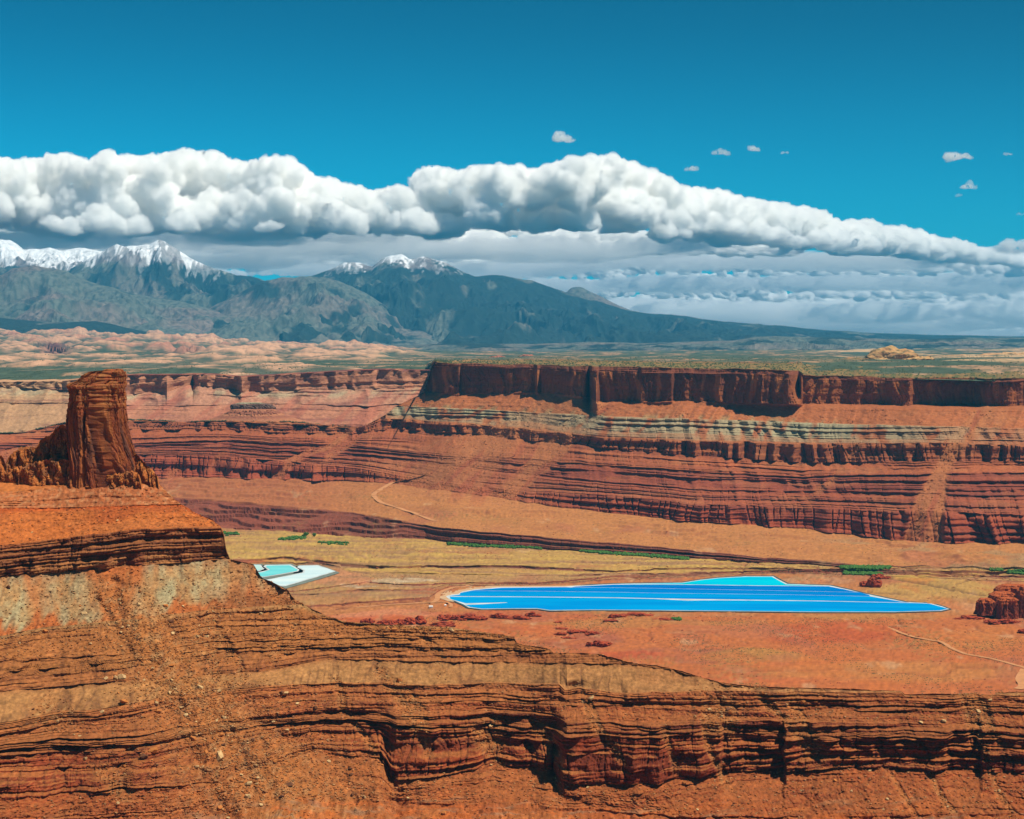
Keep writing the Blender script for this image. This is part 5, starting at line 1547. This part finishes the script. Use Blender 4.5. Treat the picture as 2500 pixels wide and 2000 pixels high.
cells = [
    ([(1520, 1426.6), (1600, 1424.8), (1665, 1423.6), (1710, 1416.6), (1756, 1411.6), (1820, 1408.2), (1884, 1408.2), (1897, 1415.4), (1918, 1426.6), (2012, 1430.4), (1843, 1429.3), (1700, 1427.2), (1600, 1426.4)],
     (.0, .43, .55), (.0, .36, .53), "bright turquoise lobe of the big pond, farthest back"),
    ([(1405, 1432.2), (1500, 1427.4), (1600, 1427.4), (1700, 1428.2), (1843, 1430.4), (2022, 1431.6), (2058, 1438.4), (2090, 1445)] + sh(D2, -hf)[::-1],
     (.0, .15, .44), (.0, .12, .40), "darkest blue strip of the big pond under the turquoise lobe"),
    ([(1160, 1440.4), (1225, 1435.2), (1381, 1433.6)] + sh(D2, hf) + [(2122, 1452.6)] + sh(D3, -hf)[::-1],
     (.0, .18, .47), (.0, .15, .44), "deep blue strip of the big pond, third from the front"),
    ([(1122, 1452), (1124, 1447.5)] + sh(D3, hf) + [(2200, 1469)] + sh(D4, -hf)[::-1],
     (.0, .225, .51), (.0, .18, .47), "azure strip of the big pond, second from the front"),
    (D4b[::-1] + [(2268, 1473.8), (2298, 1481.6), (2314, 1486.8), (2294, 1490.4), (2187, 1493.2), (1991, 1493.4), (1600, 1489.4), (1450, 1488.4), (1343, 1489.6), (1312, 1485.2), (1260, 1485.2), (1178, 1486.2), (1148, 1482.2), (1136, 1477),
                  (1180, 1475.2), (1240, 1471.6), (1235, 1470.6), (1137, 1473), (1112, 1466.2), (1100, 1462.6)],
     (.0, .25, .53), (.0, .20, .49), "widest and nearest azure strip of the big pond"),
]
for i, (poly, c1, c2, lb) in enumerate(cells):
    tag(flat_poly("evaporation_pond", poly, .45, water("pond_water", c1, c2), wob=.12, seed=30 + i), label=lb, cat="pond", group="blue strips of the big evaporation pond")

M_LINER2 = mat_flat('pale_liner', tuple(alb(132, 140, 128)), .8, .2, .05, .2)
zs = float(ml.pick(760, 1400)[0][2]) + .6


def small_pond(outer, inner, col, deep, lb):
    global zs
    e = empty("evaporation_pond", tuple(at(*np.mean(outer, 0), z=zs)), label=lb, cat="pond", group="small pale ponds beside the butte")
    for nme, pol, dzz, mt in (("dike_liner", outer, .3, M_LINER2), ("salt_rim", inner[0], .6, M_SALT), ("water_surface", inner[1], .9, water("pale_pond_water", col, deep))):
        flat_poly(nme, pol, zs + dzz, mt, e)


small_pond([(560, 1378), (640, 1376.5), (647, 1384), (652, 1390), (640, 1397), (560, 1404)], [[(560, 1380), (636, 1378.5), (642, 1386), (646, 1389), (634, 1394), (560, 1400)], [(560, 1381), (632, 1380), (639, 1387), (641, 1389), (630, 1393), (560, 1399)]],
           (.36, .54, .50), (.32, .5, .48), "sliver of pale aqua pond cut off by the butte's slope")
small_pond([(640, 1382), (646, 1378), (712, 1376.5), (728, 1383), (742, 1391), (742, 1397), (700, 1403), (652, 1414), (560, 1420), (560, 1404)],
           [[(643, 1383), (648, 1379.5), (709, 1378.3), (722, 1385), (731, 1391), (728, 1395), (690, 1402), (646, 1409), (560, 1416), (560, 1398), (634, 1396), (655, 1392)],
            [(649, 1384), (652, 1381), (706, 1380), (718, 1386), (727, 1391), (724, 1394), (688, 1400.5), (646, 1407.5), (560, 1414), (560, 1401), (640, 1397.5), (660, 1391)]],
           (.14, .50, .51), (.11, .45, .47), "middle small pond with turquoise water beside the butte")
small_pond([(722, 1384), (728, 1379.5), (778, 1379), (800, 1386), (830, 1398.5), (780, 1414), (698, 1437), (620, 1440), (620, 1420), (664, 1411), (716, 1400)],
           [[(725, 1385), (730, 1381), (776, 1380), (798, 1387), (820, 1395), (770, 1410), (697, 1431), (620, 1434), (620, 1420), (664, 1413), (738, 1398), (741, 1393)],
            [(731, 1386), (735, 1383), (775, 1382), (796, 1388), (815, 1395), (768, 1408.5), (697, 1429), (620, 1432), (620, 1423), (666, 1414), (742, 1399), (745, 1393)]],
           (.50, .60, .60), (.40, .54, .57), "largest small pond with a nearly white surface beside the butte")

# ------------------------------------------------------------------ RED ROCKS ON THE VALLEY FLOOR
RED = [(196, 84, 48), (150, 60, 42), (214, 104, 58)]


def ground_y(px, py):
    p, i, j = ml.pick(px, py)
    return p


def rock_pile(x0, x1, y0, y1, lb, seed, n=5, blocky=.8, name="rock_outcrop", cat="rock outcrop", group="red rock knobs on the flat in front of the pond"):
    rr = np.random.default_rng(seed)
    cx, by = (x0 + x1) / 2, y1
    base = ground_y(cx, by)
    m = base[1] / FPX
    e = empty(name, tuple(base), label=lb, cat=cat, group=group)
    v, f = icosphere(3)
    hw, h = (x1 - x0) / 2, (y1 - y0)
    n = max(2, n // 2 + 1)
    for i in range(n):
        u = (i + .5) / n * 2 - 1 + rr.uniform(-.2, .2)
        sx = hw / n * rr.uniform(1.3, 2.4)
        sz = h * .35 * (1 - .6 * abs(u)) * rr.uniform(.6, 1.15)
        x, y, z = v.T
        r = 1 + .26 * fbm(x * 1.6 + seed + i, z * 1.3 + y * 1.2, 3, seed + i) + .10 * np.floor(n2(x * 2.2 + i, y * 2.2 + z * 2.2, seed) * 4)
        P = np.stack([x * r * sx * m, y * r * sx * m * .9, np.sign(z) * np.abs(z) ** blocky * r * sz * m], -1)
        P[:, :2] *= (.9 + .18 * beds(P[:, 2], x * 0, max(sz * m * .35, .6), 9, seed + i))[:, None]
        c = base + np.array([u * hw * .85 * m, rr.uniform(-.4, .8) * sx * m, sz * m * rr.uniform(.55, .9)])
        C = np.ones(P.shape) * alb(*RED[0])
        C = mixc(C, alb(*RED[1]), sst(-.1, .5, fbm(x * 2 + i, z * 3, 3, seed + 3)) * .9)
        C = mixc(C, alb(*RED[2]), sst(.2, .6, fbm(y * 2 + i, z * 2, 3, seed + 5)) * .7)
        raw_mesh("rock_lobe", P + c, f, M_MID, C, e, False, loc=tuple(c))
    return e


piles = [
    (866, 925, 1490, 1530, "orange blocky outcrop nearest the butte's long ridge", 1, 6), (915, 985, 1486, 1526, "tall ribbed orange outcrop behind the dark ledges", 2, 7),
    (975, 1045, 1488, 1524, "rounded orange outcrop with a dark cleft", 3, 7), (1066, 1130, 1487, 1512, "left half of the long low red outcrop before the blue pond", 4, 6),
    (1120, 1188, 1488, 1514, "right half of the long low red outcrop before the blue pond", 5, 6), (1196, 1236, 1485, 1508, "knobbly red rock with small spires at the pond's near shore", 6, 5),
    (1232, 1298, 1494, 1512, "flat slabby red outcrop between two spired knobs", 7, 6), (1281, 1318, 1481, 1504, "red knob topped by two little spires overlapping the pond", 8, 5),
    (1354, 1369, 1510, 1519, "tiny isolated red knob on the pinkish flat", 9, 3), (1358, 1384, 1526, 1536, "small flat red knob, upper left of the cluster", 10, 3),
    (1356, 1383, 1537, 1552, "dark red knob, lower left of the cluster", 11, 4), (1385, 1425, 1528, 1546, "rounded red hill with a bright right flank", 12, 5),
    (1430, 1460, 1533, 1549, "dark knob at the top of the cluster", 13, 4), (1430, 1490, 1547, 1578, "largest dark red knob at the foot of the cluster", 14, 7),
    (1372, 1402, 1551, 1560, "row of low stones under the cluster", 15, 4), (1486, 1526, 1482, 1508, "double-spired dark red rock on the near shore of the pond", 16, 5),
    (1520, 1592, 1491, 1503, "long low dark red rock right of the double-spired rock", 17, 6), (1596, 1640, 1502, 1514, "small reddish ledge ending the rock row", 18, 4),
    (1480, 1506, 1510, 1520, "small red slab below the double-spired rock", 19, 3), (2126, 2170, 1392, 1412, "dark rock mound at the edge of the green marsh", 20, 4),
    (1050, 1110, 1512, 1530, "thin dark ledge below the long red outcrop", 21, 5)]
for x0, x1, y0, y1, lb, sd, n in piles:
    rock_pile(x0, x1, y0, y1, lb, 800 + sd, n)
# the big crumbling butte at the right edge
rb = empty("red_butte", tuple(ground_y(2450, 1512)), label="crumbling dark red butte standing at the right edge of the flat", cat="butte")


def red_col(P, arc, hgt, d, seed):
    C = np.ones(P.shape) * alb(176, 84, 52)
    C = mixc(C, alb(120, 56, 44), sst(-.2, .4, fbm(arc / 9, P[..., 2] / 30, 4, seed + 20)) * .8)
    return mixc(C, alb(218, 112, 56), sst(.6, .9, hgt) * .8)


yb = float(ground_y(2440, 1510)[1])
for k, (lr, dY, dp) in enumerate([([(1462, 2390, 2420), (1468, 2384, 2428), (1490, 2382, 2432), (1500, 2378, 2436)], 20, 22), ([(1446, 2424, 2470), (1452, 2414, 2480), (1475, 2408, 2484), (1500, 2404, 2488)], 45, 26),
                                  ([(1460, 2440, 2478), (1466, 2434, 2484), (1490, 2430, 2486), (1510, 2426, 2490)], 5, 20), ([(1428, 2445, 2500), (1434, 2432, 2510), (1450, 2424, 2520), (1500, 2420, 2530)], 75, 26),
                                  ([(1432, 2492, 2540), (1445, 2482, 2560), (1480, 2478, 2570), (1512, 2474, 2580)], 20, 30)]):
    column_rock("rock_block", rb, lr, yb + dY, dp, 110, 60, 900 + k * 9, red_col, expo=3, disp=1.6, mat=M_MID, ledge=1.0)
rock_pile(2330, 2400, 1496, 1512, "low rubble ledge leading left from the red butte", 950, 7, name="rock_rubble", group="rubble around the red butte")
rock_pile(2400, 2500, 1504, 1522, "heap of fallen dark blocks in front of the red butte", 951, 9, name="rock_rubble", group="rubble around the red butte")
rock_pile(2486, 2520, 1522, 1545, "dark boulder heap at the right edge below the red butte", 952, 4, name="rock_rubble", group="rubble around the red butte")
rock_pile(2102, 2150, 1392, 1432, "blocky rock with a sheer dark side beside the green marsh", 953, 5, blocky=.6, group="rocks beside the marsh")

# ------------------------------------------------------------------ ROADS
M_ROAD = mat_flat("road_dust", tuple(alb(220, 154, 104)), .95, .05, .05, .12)


def road(pts, w, lb, lift=.4):
    P = []
    pts = np.array(pts, float)
    for i in range(len(pts) - 1):
        k = max(2, int(np.hypot(*(pts[i + 1] - pts[i])) / 5))
        for j in range(k): P.append(pts[i] + (pts[i + 1] - pts[i]) * j / k)
    W3 = np.array([ground_y(*p) for p in P])
    for _ in range(3): W3[1:-1] = (W3[:-2] + 2 * W3[1:-1] + W3[2:]) / 4
    d = np.gradient(W3[:, :2], axis=0); d /= np.hypot(*d.T)[:, None] + 1e-9
    nrm = np.stack([-d[:, 1], d[:, 0]], -1)
    A, B = W3.copy(), W3.copy()
    A[:, :2] += nrm * w / 2; B[:, :2] -= nrm * w / 2
    V = np.stack([A, B], 0); V[..., 2] += lift
    o = grid_mesh("dirt_road", V, None, M_ROAD, None, None, loc=tuple(W3[0]))
    return tag(o, kind="structure", label=lb)


road([(2170, 1533), (2196, 1545), (2230, 1556), (2262, 1562), (2300, 1570), (2322, 1583), (2345, 1594), (2385, 1603), (2430, 1611), (2468, 1622), (2520, 1636)], 9, "dirt road winding across the orange flat on the right", .9)
road([(2502, 1632), (2486, 1660), (2500, 1676), (2478, 1688)], 16, "pale sandy patch at the right edge", .9)
road([(1060, 1272), (1010, 1254), (970, 1240), (933, 1229), (922, 1225), (918, 1217), (907, 1210), (915, 1203), (937, 1190), (956, 1179), (996, 1172), (1022, 1166), (1045, 1157)], 16, "pale dirt track looping up the reddish fan", .9)
road([(1040, 1472), (1075, 1471), (1098, 1472), (1104, 1480), (1096, 1487)], 8, "service track beside the pond's left end", .9)
road([(870, 1484), (930, 1478), (1000, 1474), (1060, 1470), (1070, 1462), (1064, 1454), (1076, 1444), (1100, 1436), (1150, 1431)], 12, "service track hugging the pond's left rim", .9)

# sheds beside the pond
for cx, cyy, w_, h_, lb in ((1050, 1483, 9, 5, "low white shed by the track left of the blue pond"), (1085, 1480, 4, 5, "small upright white tank shed by the pond's corner")):
    p = ground_y(cx, cyy)
    e = empty("shed", tuple(p), label=lb, cat="shed", group="white sheds at the pond")
    hx, hy, hh = w_ * .9 / 2 * .9, 3.5, h_ * .9
    hx = w_ * .45
    V = [(-hx, -hy, -1), (hx, -hy, -1), (hx, hy, -1), (-hx, hy, -1), (-hx, -hy, hh * .7), (hx, -hy, hh * .7), (hx, hy, hh * .7), (-hx, hy, hh * .7)]
    raw_mesh("wall", np.array(V) + p, [(0, 1, 5, 4), (1, 2, 6, 5), (2, 3, 7, 6), (3, 0, 4, 7)], mat_flat("shed_paint", (.7, .68, .62)), None, e, loc=tuple(p))
    V = [(-hx - .3, -hy - .3, hh * .7), (hx + .3, -hy - .3, hh * .7), (hx + .3, hy + .3, hh * .7), (-hx - .3, hy + .3, hh * .7), (-hx - .3, 0, hh), (hx + .3, 0, hh)]
    me = bmesh.new(); vs = [me.verts.new(v) for v in V]
    for q in ((0, 1, 5, 4), (2, 3, 4, 5), (0, 4, 3), (1, 2, 5), (3, 2, 1, 0)): me.faces.new([vs[k] for k in q])
    mm = bpy.data.meshes.new("roof"); me.to_mesh(mm); me.free(); mm.materials.append(mat_flat("roof_metal", (.75, .74, .70)))
    link(bpy.data.objects.new("roof", mm), e)

# ------------------------------------------------------------------ VEGETATION
M_LEAF = mat_flat("marsh_leaves", (.05, .125, .022), .8, .1, .3, .5)
M_SCRUB = mat_flat("scrub_leaves", (.055, .075, .035), .9, .1, .3, .4)
OCT_V = np.array([(1, 0, 0), (-1, 0, 0), (0, 1, 0), (0, -1, 0), (0, 0, 1), (0, 0, -.6)], float)
OCT_F = np.array([(0, 2, 4), (2, 1, 4), (1, 3, 4), (3, 0, 4), (2, 0, 5), (1, 2, 5), (3, 1, 5), (0, 3, 5)])
IC1_V, IC1_F = icosphere(1)


def scatter(name, pos, rad, V0, F0, mat, flat=.8, jit=.3, cols=None, **tags):
    n = len(pos)
    rr = np.random.default_rng(len(pos))
    a = rr.uniform(0, 6.28, n)
    V = V0[None] * (1 + rr.uniform(-jit, jit, (n, len(V0), 1)))
    V = V * np.stack([rad * rr.uniform(.8, 1.25, n), rad * rr.uniform(.8, 1.25, n), rad * flat * rr.uniform(.8, 1.2, n)], -1)[:, None, :]
    c, s = np.cos(a)[:, None], np.sin(a)[:, None]
    V = np.stack([V[..., 0] * c - V[..., 1] * s, V[..., 0] * s + V[..., 1] * c, V[..., 2]], -1) + pos[:, None, :]
    F = (F0[None] + (np.arange(n) * len(V0))[:, None, None]).reshape(-1, 3)
    C = None if cols is None else np.repeat(cols, len(V0), 0)
    o = raw_mesh(name, V.reshape(-1, 3), F, mat, C, None, False)
    return tag(o, **tags)


def strip_points(polys, n, loft, seed):
    rr = np.random.default_rng(seed); out = []
    for pol, w in polys:
        pol = np.array(pol, float)
        k = int(n * w)
        t = rr.uniform(0, 1, k) * (len(pol) - 1)
        i = np.minimum(t.astype(int), len(pol) - 2); fr = t - i
        c = pol[i] * (1 - fr)[:, None] + pol[i + 1] * fr[:, None]
        for x, y, hy in c:
            out.append(loft.pick(x, y + rr.uniform(-1, 1) * hy)[0])
    return np.array(out)


green = [([(1093, 1329, 1.5), (1160, 1333, 3), (1250, 1336, 3), (1322, 1340, 1)], .22), ([(1415, 1346, 1), (1480, 1351, 3), (1560, 1356, 3), (1680, 1366, 2)], .25),
         ([(2050, 1386, 3), (2090, 1388, 5), (2130, 1388, 5), (2172, 1386, 2)], .20), ([(2062, 1400, 3), (2110, 1402, 3), (2150, 1402, 2)], .12), ([(2460, 1398, 3), (2540, 1400, 6)], .12),
         ([(2416, 1392, 2), (2446, 1393, 2)], .03), ([(680, 1318, 2), (745, 1312, 4)], .05), ([(778, 1326, 2), (850, 1328, 2)], .04), ([(544, 1304, 3), (580, 1305, 2)], .03), ([(1640, 1512, 1), (1660, 1515, 2)], .01)]
gp = strip_points(green, 2600, ml, 3)
scatter("marsh_vegetation", gp + [0, 0, 1.5], np.random.default_rng(1).uniform(2.2, 5.5, len(gp)), IC1_V, IC1_F, M_LEAF, .75, .25, kind="stuff", label="green reeds and bushes along the river strip")
for cx, cyy, h_, lb in ((745, 1312, 13, "larger of two dark green trees on the tan flat right of the butte"), (765, 1310, 9, "smaller of two dark green trees on the tan flat right of the butte")):
    p = ground_y(cx, cyy); m_ = p[1] / FPX
    e = empty("tree", tuple(p), label=lb, cat="tree", group="two trees on the tan flat")
    rr = np.random.default_rng(cx)
    k = 70
    q = rr.normal(0, 1, (k, 3)); q /= np.linalg.norm(q, axis=1)[:, None]; q *= rr.uniform(.2, 1, (k, 1)) ** .5
    q = q * [h_ * m_ * .5, h_ * m_ * .5, h_ * m_ * .38] + p + [0, 0, h_ * m_ * .6]
    V = (IC1_V[None] * rr.uniform(.9, 2.0, (k, 1, 1)) * (1 + rr.uniform(-.3, .3, (k, len(IC1_V), 1))) + q[:, None]).reshape(-1, 3)
    raw_mesh("crown", V, (IC1_F[None] + (np.arange(k) * len(IC1_V))[:, None, None]).reshape(-1, 3), M_LEAF, None, e, loc=tuple(p))
    tv = [(math.cos(a) * r0, math.sin(a) * r0, z_) for z_, r0 in ((-.5, .6), (h_ * m_ * .5, .3)) for a in np.linspace(0, 6.28, 7)[:-1]]
    raw_mesh("trunk", np.array(tv) + p, [(i, (i + 1) % 6, 6 + (i + 1) % 6, 6 + i) for i in range(6)], mat_flat("bark", (.1, .07, .05)), None, e, loc=tuple(p))


def grid_points(loft, mask, n, seed):
    ii, jj = np.where(mask & loft.vis)
    rr = np.random.default_rng(seed)
    # pick in proportion to the ground each vertex stands for
    k = rr.integers(0, len(ii), n)
    return loft.P[ii[k], jj[k]] + np.stack([rr.uniform(-1, 1, n) * 2, rr.uniform(-1, 1, n) * 3, np.zeros(n)], -1), ii[k], jj[k]


mk = (ml.K[:, None] >= 25) & (ml.K[:, None] < 26) & np.ones((1, ml.N), bool)
p1, _, _ = grid_points(ml, mk, 2600, 11)
mk = (pl.ppy < 935) & (pl.Y < 12500) & (pl.K[:, None] < 5) & (sst(.3, .0, n2(pl.X / 220, pl.Y / 500, 777)) > .4)
p2, _, _ = grid_points(pl, mk, 5200, 12)
ps = np.concatenate([p1, p2])
scatter("juniper_scrub", ps, np.random.default_rng(2).uniform(2.0, 4.6, len(ps)), OCT_V, OCT_F, M_SCRUB, .8, .3, kind="stuff", label="dark green juniper dots on the mesa top and plateau")
pn = sst(.0, .3, n2(ml.X / 170, ml.Y / 260, 778)) * (ml.K[:, None] < 3)
pn = (pn > .4) & (ml.ppy > 1500) & (ml.ppx > 900)
p3, _, _ = grid_points(ml, pn, 12000, 13)
p3 = p3[~inpoly(*proj(p3), pg)]
pn = (ml.K[:, None] >= 3) & (ml.K[:, None] <= 14) & (n2(ml.X / 120, ml.Y / 160, 779) > .1)
p4, _, _ = grid_points(ml, pn, 6000, 14)
ps = np.concatenate([p3, p4])
scatter("desert_scrub", ps, np.random.default_rng(4).uniform(.5, 1.5, len(ps)), OCT_V, OCT_F, M_SCRUB, .7, .3, kind="stuff", label="sparse dark shrubs dotted over the red flat and terraces")

# ------------------------------------------------------------------ BOULDERS


def boulder_mesh(seed):
    rr = np.random.default_rng(seed)
    b = bmesh.new()
    for i in range(16):
        v = rr.normal(0, 1, 3); v /= np.abs(v).max() ** .6 * np.linalg.norm(v) ** .4
        b.verts.new(v * [1.0, .85, .7])
    bmesh.ops.convex_hull(b, input=b.verts)
    bmesh.ops.delete(b, geom=[v for v in b.verts if not v.link_faces], context='VERTS')
    bmesh.ops.triangulate(b, faces=b.faces)
    b.verts.index_update()
    v = np.array([q.co[:] for q in b.verts]); f = np.array([[q.index for q in t.verts] for t in b.faces]); b.free()
    return v, f


tones = {"pale tan": (226, 184, 128), "orange": (206, 128, 66), "dark brown": (128, 84, 58)}
BM = {}
for tn, c in tones.items():
    mt = mat_flat(tn.replace(" ", "_") + "_stone", tuple(alb(*c)), .9, .1, .6, .22)
    for s_ in range(3):
        v, f = boulder_mesh(40 + s_)
        me = bpy.data.meshes.new("boulder")
        me.from_pydata([tuple(q) for q in v], [], [tuple(int(k) for k in t) for t in f]); me.materials.append(mt)
        BM[(tn, s_)] = me
fanw_ = fanm
dens = .5 * chute + fanw_ * 1.0 * (nl.K[:, None] >= 1) * (nl.K[:, None] <= 10) + .25 * ((nl.K[:, None] == 1) | (nl.K[:, None] == 9) | (nl.K[:, None] == 10)) + .10 * ((nl.K[:, None] == 4) | (nl.K[:, None] == 5) | (nl.K[:, None] == 12) | (nl.K[:, None] == 13)) + .3 * (nl.K[:, None] == 0)
dens = dens * nl.vis * (nl.ppy < 2010) * (nl.ppx > -20) * (nl.ppx < 2520) * (nl.K[:, None] < 14)


def near_points(n, seed, pw=1.0):
    rr = np.random.default_rng(seed)
    w_ = (dens ** pw).ravel(); w_ = w_ / w_.sum()
    k = rr.choice(len(w_), n, p=w_)
    return np.unravel_index(k, dens.shape)


def zone(i, j):
    k, x, y = nl.K[i], nl.ppx[i, j], nl.ppy[i, j]
    if fanw_[i, j] > .35 and k <= 9: return "the debris fan spilling below the tower"
    if k >= 12: return "the orange slope directly under the tower"
    if k == 11: return "the dark cliff band"
    if k == 10: return "the pale clay slope"
    if k in (7, 8, 9): return "the brown ledges right of the debris fan" if x > 400 else "the ledges left of the debris fan"
    if k in (2, 3, 4, 5, 6): return "the ledges of the near canyon wall"
    return "the foot of the wall, " + ("left of the tall buttress" if x < 950 else "between the two buttresses" if x < 1380 else "right of the deep alcove")


hand = [(298, 1532, 2.9, "pale tan", "palest round boulder high on the ledges beside the debris fan"), (312, 1531, 2.6, "pale tan", "pale boulder touching the palest round one on its right"), (297, 1656, 4.2, "pale tan", "rounded pale boulder in the middle of the debris fan"),
        (283, 1656, 3.6, "pale tan", "flat pale boulder just left of the rounded one"), (380, 1720, 3.8, "pale tan", "cream block in the upper right of the debris fan"), (384, 1738, 4.0, "orange", "rounded orange-cream block below the cream block"),
        (444, 1730, 3.4, "pale tan", "solitary cream boulder right of the debris fan"), (452, 1748, 3.0, "pale tan", "angular pale block under the solitary cream boulder"), (302, 1714, 4.4, "orange", "large tan-orange slab in the debris fan"),
        (372, 1834, 4.6, "orange", "long orange-brown slab low in the debris fan"), (433, 1806, 3.6, "dark brown", "leaning dark slab with a lit edge low in the fan"), (470, 1805, 3.4, "orange", "orange slab right of the leaning dark slab"),
        (350, 1849, 4.6, "dark brown", "dark block with a shadowed hollow at the base of the fan"), (532, 1848, 6.0, "pale tan", "broken pale slab, widest of the rocks at the slope foot"), (606, 1916, 4.4, "pale tan", "pale boulder on the canyon floor below the slope"),
        (706, 1917, 4.6, "dark brown", "dark boulder with an orange face on the canyon floor"), (583, 1917, 3.0, "orange", "small rock left of the pale canyon floor boulder"), (635, 1968, 2.8, "pale tan", "small pale rock near the bottom edge of the view"),
        (417, 1626, 3.6, "orange", "tan boulder on the brown slope above the fan's right side"), (415, 1693, 2.6, "pale tan", "small white rock above the fan's right side"), (502, 1555, 2.4, "pale tan", "small white boulder on the middle ledges right of the fan"),
        (636, 1500, 2.2, "pale tan", "small white rock just under the pale clay slope"), (500, 1838, 3.4, "orange", "tan block beside the broken pale slab"), (191, 1800, 2.6, "pale tan", "pale streaked rock on the lower left ledges"),
        (1443, 1707, 3.6, "pale tan", "pale rock in the notch above the right hand cliff"), (1425, 1714, 3.0, "pale tan", "smaller pale rock left of the one in the notch")]


def lab_(r, tn, zn, i, j):
    x, y = nl.ppx[i, j], nl.ppy[i, j]
    sz = "small" if r < 1.3 else "middling" if r < 1.9 else "big"
    if "debris fan" in zn:
        part = "top" if y < 1560 else "upper part" if y < 1640 else "middle" if y < 1720 else "lower part" if y < 1810 else "toe"
        return "%s %s boulder in the %s of the debris fan under the tower" % (sz, tn, part)
    return "%s %s boulder on %s" % (sz, tn, zn)


rr = np.random.default_rng(77)


def put_boulder(p, r, tn, s_, lb, grp):
    o = bpy.data.objects.new("boulder", BM[(tn, s_)])
    o.location = tuple(p + np.array([0, 0, r * .25]))
    o.scale = (r * rr.uniform(.85, 1.3), r * rr.uniform(.8, 1.1), r * rr.uniform(.7, 1.05))
    o.rotation_euler = (rr.uniform(-.5, .5), rr.uniform(-.5, .5), rr.uniform(0, 6.28))
    link(o)
    tag(o, label=lb, cat="boulder", group=grp)


for px_, py_, r, tn, lb in hand:
    p, i, j = nl.pick(px_, py_)
    put_boulder(p, r * .8, tn, int(rr.integers(0, 3)), lb, "large boulders on the near slopes")
ii, jj = near_points(250, 5, 1.0)
for i, j in zip(ii, jj):
    tn = ["pale tan", "orange", "dark brown"][int(rr.choice(3, p=[.42, .36, .22]))]
    r = 1.0 + 1.7 * rr.random() ** 2.2
    zn = zone(i, j)
    put_boulder(nl.P[i, j], r, tn, int(rr.integers(0, 3)), lab_(r, tn, zn, i, j), 'scattered boulders: ' + lab_(r, tn, zn, i, j))
ii, jj = near_points(20000, 6, .8)
v0, f0 = boulder_mesh(60)
cols = np.array([alb(*tones[k]) for k in ("pale tan", "orange", "dark brown")])[rr.choice(3, len(ii), p=[.25, .5, .25])]
cols = .5 * cols + .5 * nl.C[ii, jj] * 1.15
scatter("stone_rubble", nl.P[ii, jj] + [0, 0, .1], rr.uniform(.28, 1.1, len(ii)), v0, f0, M_NEAR, .9, .15, cols=np.clip(cols, 0, .85), kind="stuff", label="small loose stones strewn over the near slopes")
# pale rubble on the far screes
mk = (scree > .5) & (ml.K[:, None] > 14) & (ml.K[:, None] < 23) | ((ml.K[:, None] == 22) & (n2(ml.X / 60, ml.W / 60, 780) > .2))
p5, i5, j5 = grid_points(ml, mk, 3500, 15)
scatter("scree_rubble", p5, np.random.default_rng(8).uniform(1.2, 3.8, len(p5)), OCT_V, OCT_F, M_MID, .8, .3, cols=np.clip(ml.C[i5, j5] * np.random.default_rng(9).uniform(.8, 1.5, (len(p5), 1)), 0, .8), kind="stuff", label="fallen blocks on the far scree slopes")

pn = (ml.K[:, None] < 15) & (n2(ml.X / 90, ml.Y / 120, 781) + .4 * n2(ml.X / 25, ml.Y / 40, 782) > .18) & (ml.ppy > 1150) & (n2(ml.X / 90, ml.Y / 120, 781) < 9)
p6, i6, j6 = grid_points(ml, pn, 5200, 16)
ok6 = ~inpoly(*proj(p6), pg)
p6, i6, j6 = p6[ok6], i6[ok6], j6[ok6]
scatter("loose_stone", p6, np.random.default_rng(18).uniform(.8, 2.6, len(p6)), OCT_V, OCT_F, M_MID, .6, .35, cols=np.clip(np.array([alb(176, 88, 58)]) * np.random.default_rng(19).uniform(.6, 1.3, (len(p6), 1)), 0, .8), kind="stuff", label="low red stones littering the flats and terraces")
